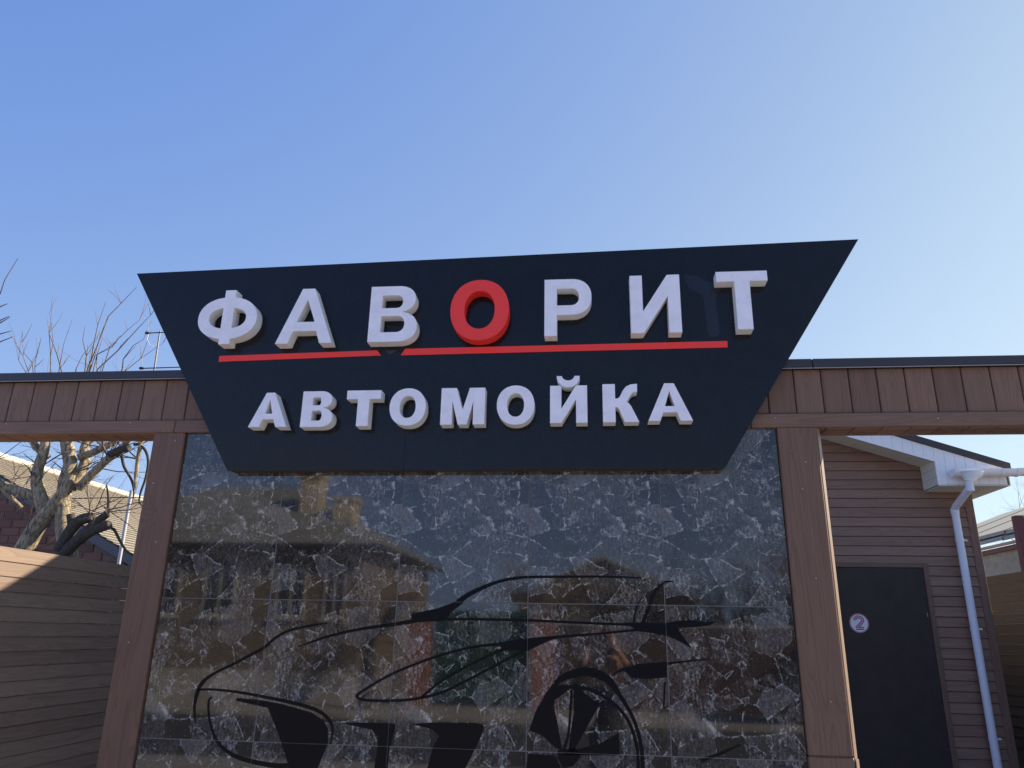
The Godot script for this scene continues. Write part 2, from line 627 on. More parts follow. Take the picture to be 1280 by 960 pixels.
# ---------------------------------------------------------------- bare branches
func grow(s: Shape, p: Vector3, dir: Vector3, length: float, rad: float, depth: int, rng: RandomNumberGenerator, up := 0.25, spread := 0.7, kids := 3) -> void:
	var pts := [p]
	var rads := [rad]
	var d := dir.normalized()
	var segs := 4 if depth > 0 else 3
	for i in segs:
		d = (d + Vector3(rng.randf_range(-1, 1), rng.randf_range(-1, 1), rng.randf_range(-1, 1)) * 0.17 + Vector3.UP * up * 0.3).normalized()
		p += d * length / segs
		pts.append(p)
		rads.append(rad * (1.0 - 0.62 * (i + 1) / segs))
	s.tube(pts, rads, 6 if rad > 0.015 else (4 if rad > 0.006 else 3), false)
	if depth <= 0:
		return
	for i in kids:
		var j := rng.randi_range(1, segs)
		var side := d.cross(Vector3(rng.randf_range(-1, 1), rng.randf_range(-1, 1), rng.randf_range(-1, 1))).normalized()
		var cd: Vector3 = (d + side * spread * rng.randf_range(0.6, 1.3)).normalized()
		grow(s, pts[j], cd, length * rng.randf_range(0.5, 0.8), float(rads[j]) * 0.72, depth - 1, rng, up, spread, kids)

func smooth_path(p: Array, per := 4) -> Array:
	var o := []
	for i in p.size() - 1:
		for k in per:
			o.append((p[i] as Vector3).cubic_interpolate(p[i + 1], p[maxi(i - 1, 0)], p[mini(i + 2, p.size() - 1)], float(k) / per))
	o.append(p[-1])
	return o

func smooth_radii(r: Array, per := 4) -> Array:
	var o := []
	for i in r.size() - 1:
		for k in per:
			o.append(lerpf(r[i], r[i + 1], float(k) / per))
	o.append(r[-1])
	return o

func V(a: Array, z: float) -> Array:
	var o := []
	for i in range(0, a.size(), 2):
		o.append(Vector3(a[i], a[i + 1], z))
	return o

# a lapped board: its lower edge stands proud. facing: 0 = +z (runs along x), 1 = +x, -1 = -x (run along z)
func lap_board(facing: int, face_at: float, y0: float, y1: float, a: float, b: float, proud := 0.009) -> Shape:
	var s := Shape.new()
	var poly := PackedVector2Array([Vector2(-0.012, y0), Vector2(proud - 0.0015, y0), Vector2(proud, y0 + 0.002), Vector2(0.001, y1 - 0.0015), Vector2(-0.012, y1)])
	if facing == 0:
		s.prism(poly, [], -b, -a, Transform3D(Basis(Vector3(0, 0, 1), Vector3(0, 1, 0), Vector3(-1, 0, 0)), Vector3(0, 0, face_at)))
	elif facing == 1:
		s.prism(poly, [], a, b, Transform3D(Basis(), Vector3(face_at, 0, 0)))
	else:
		s.prism(poly, [], -b, -a, Transform3D(Basis(Vector3(-1, 0, 0), Vector3(0, 1, 0), Vector3(0, 0, -1)), Vector3(face_at, 0, 0)))
	return s

func screw(parent: Node3D, x: float, y: float, z: float) -> void:
	var s := Shape.new()
	s.tube([Vector3(x, y, z - 0.002), Vector3(x, y, z + 0.0022), Vector3(x, y, z + 0.0032)], [0.0042, 0.0042, 0.002], 8)
	obj("screw", s, M.screw, parent)


func _ready() -> void:
	# ---- camera, sky, sun, exposure
	var cam := Camera3D.new()
	cam.name = "camera"
	cam.fov = 54.101
	cam.near = 0.02
	cam.far = 1500.0
	cam.position = Vector3(0, 1.6645, 3.4846)
	cam.rotation_degrees = Vector3(18.448, 6.213, 1.1095)
	add_child(cam)
	var to_sun := Vector3(0.749, 0.5015, -0.4326).normalized()
	var sun := DirectionalLight3D.new()
	sun.name = "sun"
	sun.light_energy = 1.6
	sun.light_color = Color(1.0, 0.93, 0.82)
	sun.light_angular_distance = 0.5
	sun.shadow_enabled = true
	add_child(sun)
	sun.look_at_from_position(Vector3.ZERO, -to_sun, Vector3.UP)
	var env := Environment.new()
	var sky := Sky.new()
	var pano := PanoramaSkyMaterial.new()
	pano.panorama = sky_panorama(to_sun)
	sky.sky_material = pano
	env.sky = sky
	env.background_mode = Environment.BG_SKY
	env.tonemap_mode = Environment.TONE_MAPPER_LINEAR
	env.tonemap_exposure = 1.93
	env.sdfgi_enabled = true
	env.ssao_enabled = true
	env.ssil_enabled = true
	var we := WorldEnvironment.new()
	we.name = "world"
	we.environment = env
	add_child(we)

	# ---- materials
	wood_up = wood_texture(false)
	wood_across = wood_texture(true)
	M.vinyl = mat(Vector3(0.006, 0.006, 0.008), 0.35, 0.0, 0.25)
	M.grout = mat(Vector3(0.15, 0.14, 0.13), 0.9)
	M.core = mat(Vector3(0.03, 0.018, 0.014), 0.7)
	M.coping = mat(Vector3(0.035, 0.03, 0.035), 0.4)
	M.lip = mat(Vector3(0.3, 0.29, 0.3), 0.4)
	M.panel = mottled(Vector3(0.008, 0.008, 0.010), 1.4, 0.3, 0.2, 91)
	M.panel.metallic_specular = 0.4
	M.panel_edge = mat(Vector3(0.02, 0.015, 0.012), 0.5)
	M.ghost = mat(Vector3(0.010, 0.012, 0.017), 0.26, 0.0, 0.48)
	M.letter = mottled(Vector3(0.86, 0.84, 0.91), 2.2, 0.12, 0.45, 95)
	M.letter_side_bounce = mat(Vector3(0.87, 0.85, 0.8), 0.5)  # warm light bounced off the ground is put into this colour
	M.red = mat(Vector3(0.96, 0.045, 0.035), 0.5)
	M.red_side = M.red
	M.screw = mat(Vector3(0.7, 0.7, 0.7), 0.3, 0.6)
	M.edge = mat(Vector3(0.3, 0.215, 0.16), 0.45)
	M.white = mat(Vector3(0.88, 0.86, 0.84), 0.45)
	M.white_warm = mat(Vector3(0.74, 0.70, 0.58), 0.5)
	M.roof_metal = mat(Vector3(0.05, 0.037, 0.036), 0.5)
	M.door = mottled(Vector3(0.05, 0.038, 0.031), 0.9, 0.25, 0.55, 93)
	M.door.metallic_specular = 0.35
	M.pipe = mat(Vector3(0.78, 0.78, 0.82), 0.35)
	M.steel = mat(Vector3(0.22, 0.22, 0.23), 0.5, 0.5)
	M.dark_metal = mat(Vector3(0.03, 0.03, 0.035), 0.5)
	M.concrete = mottled(Vector3(0.44, 0.41, 0.375), 0.5, 0.35, 0.9, 31)
	M.asphalt = mottled(Vector3(0.075, 0.072, 0.07), 0.6, 0.5, 0.9, 33)
	M.bark = mottled(Vector3(0.36, 0.3, 0.21), 8.0, 1.8, 0.95, 35, Vector3(1, 0.3, 1), 1.2)
	M.bark_dark = mottled(Vector3(0.07, 0.06, 0.05), 9.0, 0.9, 0.95, 37, Vector3(1, 0.3, 1), 1.2)
	M.twig = mat(Vector3(0.15, 0.11, 0.09), 0.85)
	M.mortar = mottled(Vector3(0.16, 0.12, 0.11), 2.0, 0.3, 0.95, 39)
	M.slate = mottled(Vector3(0.34, 0.32, 0.25), 3.0, 0.4, 0.9, 41)
	M.plaster = mottled(Vector3(0.36, 0.31, 0.22), 1.2, 0.35, 0.9, 43)
	M.glass = mat(Vector3(0.03, 0.035, 0.04), 0.05, 0.0, 0.6)

	ground_and_street()
	marble_wall()
	posts_and_beam()
	sign_board()
	fences()
	car_wash()
	brick_house()
	left_tree()
	antenna()
	right_side()
	across_the_street()
	photographer()


func ground_and_street() -> void:
	var g := Shape.new()
	g.face([Vector3(-400, 0, 400), Vector3(400, 0, 400), Vector3(400, 0, -400), Vector3(-400, 0, -400)], Vector3.UP)
	struct("ground", g, M.concrete)
	var r := Shape.new()
	r.face([Vector3(-60, 0.004, 12.5), Vector3(60, 0.004, 12.5), Vector3(60, 0.004, 7.5), Vector3(-60, 0.004, 7.5)], Vector3.UP)
	struct("road", r, M.asphalt)
	var k := Shape.new()
	k.block(Vector3(-60, 0, 12.5), Vector3(60, 0.13, 12.65), 0.015)
	struct("kerb", k, M.concrete)


func marble_wall() -> void:
	var wall := thing("marble_wall", "dark polished marble tile wall with black sports car line drawing", "wall", Vector3(-0.58, 0, 0))
	var core := Shape.new()
	core.block(Vector3(-2.019, 0, -0.12), Vector3(0.857, 2.6, -0.0075))
	obj("wall_core", core, M.core, wall)
	var g := Shape.new()
	g.block(Vector3(-2.016, 0.001, -0.0072), Vector3(0.854, 2.597, -0.0006))
	obj("grout", g, M.grout, wall)
	var kinds := []
	for sd in [21, 121, 221]:
		kinds.append(mat(Vector3(1, 1, 1), 0.035, 0.0, 0.62))
		kinds[-1].albedo_texture = marble_texture(sd)
	for j in JY.size() - 1:
		var m: Material = kinds[j % 3]
		for i in JX.size() - 1:
			var s := Shape.new()
			var a := Vector3(JX[i] + 0.0013, JY[j] + 0.0013, -0.008)
			var b := Vector3(JX[i + 1] - 0.0013, JY[j + 1] - 0.0013, 0.0)
			s.block(a, b, 0.0012)
			var x0 := -2.087 + 0.6 * i
			for q in s.v.size():
				s.uv[q] = Vector2((s.v[q].x - x0) / 0.6, 1.0 - (s.v[q].y - 0.6 * j) / 0.6)
			obj("tile", s, m, wall)
	stroke(wall, "hood_line", [-1.763, 1.267, -1.779, 1.328, -1.777, 1.385, -1.757, 1.436, -1.709, 1.474, -1.623, 1.517, -1.545, 1.558, -1.485, 1.591, -1.446, 1.627, -1.381, 1.664, -1.278, 1.688, -1.200, 1.700], [0.0056, 0.0111, 0.0185, 0.0185, 0.0118, 0.0118, 0.0126, 0.0133, 0.0126, 0.0111, 0.0096, 0.0044])
	stroke(wall, "headlight_rim", [-1.773, 1.405, -1.701, 1.407, -1.593, 1.400, -1.485, 1.386, -1.346, 1.365, -1.241, 1.343, -1.184, 1.320, -1.144, 1.284, -1.135, 1.243, -1.140, 1.199], [0.0093, 0.0096, 0.0111, 0.0126, 0.0148, 0.0155, 0.0148, 0.0126, 0.0096, 0.0044])
	stroke(wall, "headlight_side", [-1.702, 1.377, -1.717, 1.360, -1.708, 1.306, -1.685, 1.246, -1.642, 1.186, -1.570, 1.144, -1.487, 1.123, -1.382, 1.110, -1.316, 1.112], [0.0059, 0.0096, 0.0104, 0.0111, 0.0133, 0.0163, 0.0185, 0.0200, 0.0185])
	stroke(wall, "fender_line", [-1.330, 1.596, -1.234, 1.630, -1.167, 1.650, -1.052, 1.676, -0.888, 1.701, -0.786, 1.719], [0.0037, 0.0111, 0.0118, 0.0126, 0.0167, 0.0185])
	stroke(wall, "roof_line", [-0.607, 1.799, -0.543, 1.842, -0.435, 1.888, -0.344, 1.908, -0.272, 1.914, -0.102, 1.917, 0.069, 1.919, 0.217, 1.915], [0.0259, 0.0204, 0.0148, 0.0129, 0.0118, 0.0111, 0.0096, 0.0052])
	stroke(wall, "belt_line", [-0.691, 1.724, -0.521, 1.728, -0.288, 1.727, -0.093, 1.722, 0.064, 1.718, 0.186, 1.716], [0.0111, 0.0111, 0.0111, 0.0111, 0.0111, 0.0111])
	stroke(wall, "door_upper_line", [-1.043, 1.397, -1.009, 1.422, -0.888, 1.491, -0.712, 1.561, -0.552, 1.606, -0.410, 1.626, -0.287, 1.641, -0.139, 1.661, 0.011, 1.675, 0.133, 1.689, 0.209, 1.695, 0.288, 1.685], [0.0111, 0.0111, 0.0111, 0.0111, 0.0111, 0.0126, 0.0222, 0.0126, 0.0096, 0.0096, 0.0111, 0.0074])
	stroke(wall, "door_lower_line", [-1.043, 1.397, -1.005, 1.382, -0.880, 1.382, -0.767, 1.394, -0.662, 1.421, -0.565, 1.466, -0.443, 1.529, -0.356, 1.574, -0.279, 1.608], [0.0111, 0.0111, 0.0111, 0.0118, 0.0118, 0.0111, 0.0104, 0.0096, 0.0111])
	stroke(wall, "door_middle_line", [-0.749, 1.400, -0.664, 1.468, -0.567, 1.523, -0.462, 1.575, -0.392, 1.604, -0.304, 1.623], [0.0111, 0.0111, 0.0104, 0.0111, 0.0148, 0.0259])
	stroke(wall, "rear_window_line", [0.175, 1.723, 0.188, 1.780, 0.214, 1.831], [0.0089, 0.0074, 0.0037])
	stroke(wall, "rear_pillar", [0.213, 1.717, 0.240, 1.781, 0.267, 1.849, 0.314, 1.896, 0.356, 1.901], [0.0185, 0.0133, 0.0111, 0.0104, 0.0044])
	stroke(wall, "tail_light_stem", [0.077, 1.505, 0.101, 1.523, 0.139, 1.535], [0.0044, 0.0074, 0.0148])
	stroke(wall, "bumper_line", [0.309, 1.560, 0.401, 1.572, 0.492, 1.583], [0.0111, 0.0074, 0.0037])
	stroke(wall, "rear_door_line", [0.299, 1.485, 0.295, 1.437, 0.289, 1.384], [0.0074, 0.0081, 0.0052])
	stroke(wall, "sill_line", [0.431, 1.188, 0.510, 1.217, 0.593, 1.253], [0.0148, 0.0111, 0.0052])
	stroke(wall, "wheel_arch", [-0.169, 1.469, -0.132, 1.494, -0.093, 1.509, -0.032, 1.520, 0.027, 1.507, 0.071, 1.479, 0.105, 1.433, 0.147, 1.369, 0.174, 1.307, 0.191, 1.231, 0.195, 1.147], [0.0185, 0.0259, 0.0333, 0.0370, 0.0370, 0.0314, 0.0185, 0.0148, 0.0148, 0.0167, 0.0167])
	stroke(wall, "tyre_line", [-0.167, 1.442, -0.133, 1.452, -0.093, 1.457, -0.023, 1.450, 0.034, 1.426, 0.094, 1.386, 0.136, 1.337, 0.163, 1.276, 0.175, 1.210, 0.176, 1.147], [0.0148, 0.0148, 0.0148, 0.0148, 0.0133, 0.0141, 0.0141, 0.0141, 0.0133, 0.0133])
	stroke(wall, "thin_spoke", [-0.096, 1.447, -0.104, 1.342, -0.113, 1.265, -0.133, 1.203], [0.0111, 0.0096, 0.0111, 0.0148])
	blot(wall, "headlight_shade", [-1.589, 1.376, -1.470, 1.368, -1.378, 1.356, -1.239, 1.325, -1.182, 1.296, -1.157, 1.262, -1.151, 1.202, -1.172, 1.148, -1.187, 1.107, -1.202, 1.075, -1.297, 1.072, -1.316, 1.109, -1.378, 1.236, -1.438, 1.338, -1.502, 1.349, -1.588, 1.363])
	blot(wall, "windscreen_base", [-0.813, 1.747, -0.697, 1.772, -0.593, 1.811, -0.578, 1.799, -0.638, 1.754, -0.658, 1.719, -0.785, 1.710, -0.816, 1.727])
	blot(wall, "mirror", [-0.421, 1.619, -0.340, 1.639, -0.273, 1.648, -0.160, 1.657, -0.216, 1.633, -0.269, 1.608, -0.357, 1.600])
	blot(wall, "rear_spoiler", [0.134, 1.724, 0.221, 1.727, 0.312, 1.725, 0.365, 1.736, 0.420, 1.740, 0.478, 1.733, 0.532, 1.737, 0.500, 1.719, 0.452, 1.712, 0.364, 1.706, 0.379, 1.680, 0.420, 1.624, 0.371, 1.650, 0.321, 1.672, 0.246, 1.684, 0.192, 1.690, 0.168, 1.706])
	blot(wall, "tail_light", [0.128, 1.529, 0.139, 1.539, 0.187, 1.556, 0.309, 1.567, 0.310, 1.505, 0.212, 1.496, 0.155, 1.504])
	blot(wall, "wheel_shade", [-0.277, 1.281, -0.252, 1.354, -0.208, 1.428, -0.177, 1.470, -0.153, 1.464, -0.091, 1.464, -0.119, 1.438, -0.169, 1.403, -0.174, 1.378, -0.158, 1.319, -0.137, 1.209, -0.164, 1.217, -0.218, 1.260, -0.252, 1.274])
	blot(wall, "wide_spoke", [-0.088, 1.450, -0.059, 1.449, -0.003, 1.407, 0.022, 1.393, 0.015, 1.380, -0.086, 1.213, -0.113, 1.197, -0.101, 1.286, -0.087, 1.358])
	blot(wall, "right_spoke", [-0.086, 1.213, 0.012, 1.235, 0.081, 1.273, 0.101, 1.282, 0.101, 1.198, -0.137, 1.190])
	blot(wall, "lower_spoke", [-0.281, 1.192, -0.167, 1.188, -0.137, 1.130, -0.291, 1.125])
	blot(wall, "hub", [-0.157, 1.208, -0.083, 1.220, -0.060, 1.187, -0.094, 1.150, -0.134, 1.142, -0.157, 1.178])
	blot(wall, "grille_left", [-1.098, 1.286, -1.052, 1.290, -0.891, 1.292, -0.859, 1.289, -0.858, 1.270, -0.877, 1.195, -0.881, 1.105, -0.940, 1.103, -0.930, 1.193, -0.933, 1.240, -0.960, 1.264, -1.029, 1.275])
	blot(wall, "grille_right", [-0.785, 1.292, -0.698, 1.300, -0.506, 1.303, -0.475, 1.297, -0.471, 1.282, -0.497, 1.222, -0.551, 1.116, -0.712, 1.111, -0.686, 1.210, -0.664, 1.248, -0.693, 1.272])

func posts_and_beam() -> void:
	var p := thing("gate_post", "brown wood grain clad gate post left of the marble wall", "post", Vector3(-2.1, 0, -0.05), "gate posts")
	var s := Shape.new()
	s.block(Vector3(-2.185, 0, -0.127), Vector3(-2.0205, 2.598, 0.02), 0.005)
	obj("cladding", s, wood("v", 1), p)
	for q in [[-2.064, 2.554], [-2.142, 2.34], [-2.076, 2.056], [-2.13, 1.6]]:
		screw(p, q[0], q[1], 0.02)
	p = thing("gate_post", "brown wood grain clad gate post with a bright sunlit edge beside the dark door", "post", Vector3(0.945, 0, -0.05), "gate posts")
	s = Shape.new()
	s.block(Vector3(0.8585, 1.222, -0.127), Vector3(1.034, 2.598, 0.02), 0.005)
	obj("cladding", s, wood("v", 3), p)
	s = Shape.new()
	s.block(Vector3(0.857, 0, -0.127), Vector3(1.0355, 1.221, 0.022), 0.005)
	obj("lower_cladding", s, wood("v", 0), p)
	for q in [[0.969, 2.433], [0.943, 2.31], [0.96, 1.92], [0.966, 1.428]]:
		screw(p, q[0], q[1], 0.02)
	s = Shape.new()
	var edge := PackedVector2Array([Vector2(1.0365, -0.1), Vector2(1.0365, 0.012), Vector2(1.039, 0.012), Vector2(1.059, -0.02), Vector2(1.059, -0.1)])
	# the outline lies in x, z: turn it so that its thickness runs upwards
	for i in edge.size():
		edge[i].y = -edge[i].y
	s.prism(edge, [], 1.215, 2.594, Transform3D(Basis(Vector3(1, 0, 0), Vector3(0, 0, -1), Vector3(0, 1, 0)), Vector3.ZERO))
	obj("edge_trim", s, M.edge, p)
	s = Shape.new()
	s.prism(edge, [], 0.0, 1.212, Transform3D(Basis(Vector3(1, 0, 0), Vector3(0, 0, -1), Vector3(0, 1, 0)), Vector3(0.004, 0, 0.003)))
	obj("edge_trim", s, M.edge, p)

	var b := thing("gate_beam", "long brown boarded gate beam with dark metal coping behind the sign", "beam", Vector3(-0.8, 2.6, -0.06))
	s = Shape.new()
	s.block(Vector3(-4.3, 2.606, -0.12), Vector3(2.75, 2.882, -0.0055))
	obj("beam_core", s, M.core, b)
	var n := 0
	for run in [[-4.253, 0.1225, 20], [0.583, 0.1254, 17]]:
		for i in int(run[2]):
			var x: float = run[0] + run[1] * i
			s = Shape.new()
			s.block(Vector3(x + 0.0022, 2.664, -0.012), Vector3(x + run[1] - 0.0022, 2.883, 0.005), 0.004)
			obj("fascia_board", s, wood("v", n * 3 + (n / 4)), b)
			s = Shape.new()
			s.block(Vector3(x + 0.0022, 2.594, -0.126), Vector3(x + run[1] - 0.0022, 2.605, -0.008), 0.004)
			obj("soffit_board", s, wood("z", n * 2), b)
			n += 1
	s = Shape.new()
	s.block(Vector3(-4.3, 2.593, -0.136), Vector3(2.75, 2.7, -0.1265), 0.002)
	obj("rear_rail", s, wood("h", 2), b)
	for q in [[-4.3, -2.083], [-2.081, 0.74], [0.742, 2.75]]:
		s = Shape.new()
		s.block(Vector3(q[0], 2.597, -0.0085), Vector3(q[1], 2.663, 0.021), 0.004)
		obj("lower_rail", s, wood("h", n), b)
		n += 1
	for q in [[-2.322, 2.678], [-3.0, 2.65], [0.852, 2.641], [1.568, 2.632]]:
		screw(b, q[0], minf(q[1], 2.65), 0.021)
	for q in [[-4.3, -0.4], [-0.398, 1.045], [1.047, 2.75]]:
		s = Shape.new()
		s.block(Vector3(q[0], 2.8835, -0.14), Vector3(q[1], 2.928, 0.03), 0.003)
		obj("coping", s, M.coping, b)
		s = Shape.new()
		s.block(Vector3(q[0], 2.8785, 0.0265), Vector3(q[1], 2.8832, 0.033), 0.0015)
		obj("coping_lip", s, M.lip, b)


func sign_board() -> void:
	var o := thing("car_wash_sign", "black trapezoid car wash sign with white raised letters and a red letter", "sign", Vector3(-0.55, 2.38, 0.06))
	var TL := Vector2(-2.4129, 3.4703)
	var TR := Vector2(1.3191, 3.5325)
	var BR := Vector2(0.6014, 2.3959)
	var BL := Vector2(-1.7482, 2.3918)
	var s := Shape.new()
	var inner := PackedVector2Array([BL + Vector2(0.004, 0.014), BR + Vector2(-0.004, 0.014), TR + Vector2(-0.024, -0.008), TL + Vector2(0.024, -0.008)])
	s.prism(inner, [], 0.0225, 0.0595)
	obj("frame", s, M.panel_edge, o)
	s = Shape.new()
	s.prism(PackedVector2Array([BL + Vector2(-0.004, 0.0145), BR + Vector2(0.004, 0.0145), BR + Vector2(0.05, 0.1), BL + Vector2(-0.05, 0.1)]), [], 0.0015, 0.022)
	obj("wall_bracket", s, M.panel_edge, o)
	# two sheets that meet at a thin seam
	var cuts := [0.0, 0.37, 1.0]
	for i in 2:
		var a: float = cuts[i] + (0.0002 if i > 0 else 0.0)
		var b: float = cuts[i + 1] - (0.0002 if i < 1 else 0.0)
		var xa := lerpf(BL.x, BR.x, a)
		var xb := lerpf(BL.x, BR.x, b)
		var ta := inverse_lerp(TL.x, TR.x, xa) if i > 0 else 0.0
		var tb := inverse_lerp(TL.x, TR.x, xb) if i < 1 else 1.0
		s = Shape.new()
		s.prism(PackedVector2Array([Vector2(xa, lerpf(BL.y, BR.y, a)), Vector2(xb, lerpf(BL.y, BR.y, b)), TL.lerp(TR, tb), TL.lerp(TR, ta)]), [], 0.0605, 0.065)
		obj("panel", s, M.panel, o)
	s = Shape.new()
	s.prism(PackedVector2Array([BL + Vector2(0.01, 0.002), BR + Vector2(-0.01, 0.002), BR + Vector2(-0.004, 0.0135), BL + Vector2(0.004, 0.0135)]), [], 0.0015, 0.0595)
	obj("bottom_channel", s, mat(Vector3(0.05, 0.035, 0.025), 0.5), o)
	# mark left on the panel where a letter once stood
	s = Shape.new()
	s.prism(pairs([0.5678, 3.0565, 0.581, 3.034, 0.6116, 3.034, 0.6249, 3.0565, 0.6157, 3.2298, 0.6239, 3.2624, 0.6646, 3.293, 0.683, 3.3317, 0.6116, 3.3164, 0.5301, 3.3572, 0.4791, 3.3725, 0.471, 3.3419, 0.4893, 3.296, 0.5403, 3.2654, 0.5586, 3.2298]), [], 0.0652, 0.0655, Transform3D(), false)
	obj("old_letter_mark", s, M.ghost, o)
	for q in [[[-1.8736, 2.9535, -1.0296, 2.9708, -1.052, 2.9984, -1.8736, 2.9851]], [[-0.9297, 2.9698, 0.6544, 2.978, 0.6555, 3.0106, -0.9093, 3.0035]]]:
		s = Shape.new()
		s.prism(pairs(q[0]), [], 0.0651, 0.0695)
		obj("underline", s, M.red, o)
	s = Shape.new()
	s.prism(pairs([-0.9817, 2.9739, -0.9501, 2.9963, -1.0153, 2.9963]), [], 0.0651, 0.0685)
	obj("underline_notch", s, mat(Vector3(0.03, 0.03, 0.035), 0.4), o)
	# [letter, left, right, bottom, top, stem, bar]
	var top := [["Ф", -1.9832, -1.6719, 3.0246, 3.3216, 0.057, 0.057], ["А", -1.5586, -1.2677, 3.0195, 3.3175, 0.06, 0.05], ["В", -1.086, -0.8421, 3.0185, 3.3175, 0.06, 0.05], ["О", -0.6777, -0.3879, 3.0164, 3.339, 0.062, 0.056], ["Р", -0.2133, 0.0153, 3.0297, 3.3288, 0.06, 0.05], ["И", 0.2011, 0.4389, 3.0348, 3.3369, 0.059, 0.05], ["Т", 0.6124, 0.8523, 3.043, 3.3441, 0.071, 0.052]]
	var low := [["А", -1.6413, -1.4504, 2.5908, 2.7633, 0.051, 0.036], ["В", -1.382, -1.2269, 2.5887, 2.7674, 0.051, 0.031], ["Т", -1.1626, -0.9952, 2.5908, 2.7684, 0.056, 0.043], ["О", -0.9493, -0.7747, 2.5908, 2.7755, 0.043, 0.035], ["М", -0.7012, -0.492, 2.5938, 2.7735, 0.054, 0.036], ["О", -0.4348, -0.2582, 2.5908, 2.7817, 0.043, 0.035], ["Й", -0.1847, -0.0122, 2.5969, 2.7776, 0.052, 0.04], ["К", 0.0592, 0.2184, 2.5979, 2.7817, 0.056, 0.036], ["А", 0.2644, 0.4644, 2.602, 2.7817, 0.051, 0.036]]
	for row in [top, low]:
		for i in row.size():
			var l: Array = row[i]
			var red: bool = row == top and i == 3
			var w: float = l[2] - l[1]
			var h: float = l[4] - l[3]
			var gl := glyph(l[0], w, h, l[5], l[6])
			letter(o, gl[0], gl[1], Vector3(l[1], l[3], 0), red)
			if l[0] == "Й":
				var cup := oval(w * 0.49, h + 0.047, 0.054, 0.056, PI, TAU, 20)
				cup.append_array(oval(w * 0.49, h + 0.047, 0.029, 0.022, TAU, PI, 16))
				letter(o, cup, [], Vector3(l[1], l[3], 0.002), false, "letter_breve")


# face in front, return behind it: two meshes of one letter
func letter(o: Node3D, outer: PackedVector2Array, holes: Array, at: Vector3, red: bool, called := "letter") -> void:
	var f := Shape.new()
	f.prism(outer, holes, 0.1285, 0.132, Transform3D(Basis(), at))
	var face := obj("red_letter" if red else called, f, M.red if red else M.letter, o)
	var r := Shape.new()
	r.prism(outer, holes, 0.0655, 0.1283, Transform3D(Basis(), at))
	obj("letter_return", r, M.red_side if red else M.letter_side_bounce, face)
	if red:
		face.set_meta("label", "red letter O in the middle of the top row")


func fences() -> void:
	var f := thing("board_fence", "brown horizontal board fence left of the gate under the bare tree", "fence", Vector3(-4.02, 0, -2.5))
	for i in 22:
		var y1 := 2.175 - 0.0976 * i
		obj("board", lap_board(1, -4.0, maxf(y1 - 0.0955, 0.015), y1, -7.5, 1.4), wood("fence", i * 3), f)
	for z in [-6.5, -4.5, -2.5, -0.5, 1.2]:
		var s := Shape.new()
		s.block(Vector3(-4.07, 0, z - 0.03), Vector3(-4.013, 2.14, z + 0.03), 0.004)
		obj("post", s, M.core, f)
	f = thing("board_fence", "dark brown board fence right of the white downpipe", "fence", Vector3(4.22, 0, -3))
	for i in 24:
		var y1 := 2.35 - 0.0976 * i
		obj("board", lap_board(-1, 4.2, maxf(y1 - 0.0955, 0.015), y1, -11.0, 0.5), wood("dark", i * 2 + 1), f)
	for z in [-8.0, -6.0, -4.0, -2.0, 0.3]:
		var s := Shape.new()
		s.block(Vector3(4.213, 0, z - 0.03), Vector3(4.27, 2.3, z + 0.03), 0.004)
		obj("post", s, M.core, f)


func slab(a: Vector3, b: Vector3, c: Vector3, d: Vector3, thick: Vector3) -> Shape:
	var s := Shape.new()
	var q := [a, b, c, d]
	var mid := (a + b + c + d) / 4 + thick / 2
	var lists := [[q[0], q[1], q[2], q[3]], [q[0] + thick, q[1] + thick, q[2] + thick, q[3] + thick]]
	for i in 4:
		var j := (i + 1) % 4
		lists.append([q[i], q[j], q[j] + thick, q[i] + thick])
	for l in lists:
		var cc: Vector3 = (l[0] + l[1] + l[2] + l[3]) / 4
		s.face(l, cc - mid)
	return s


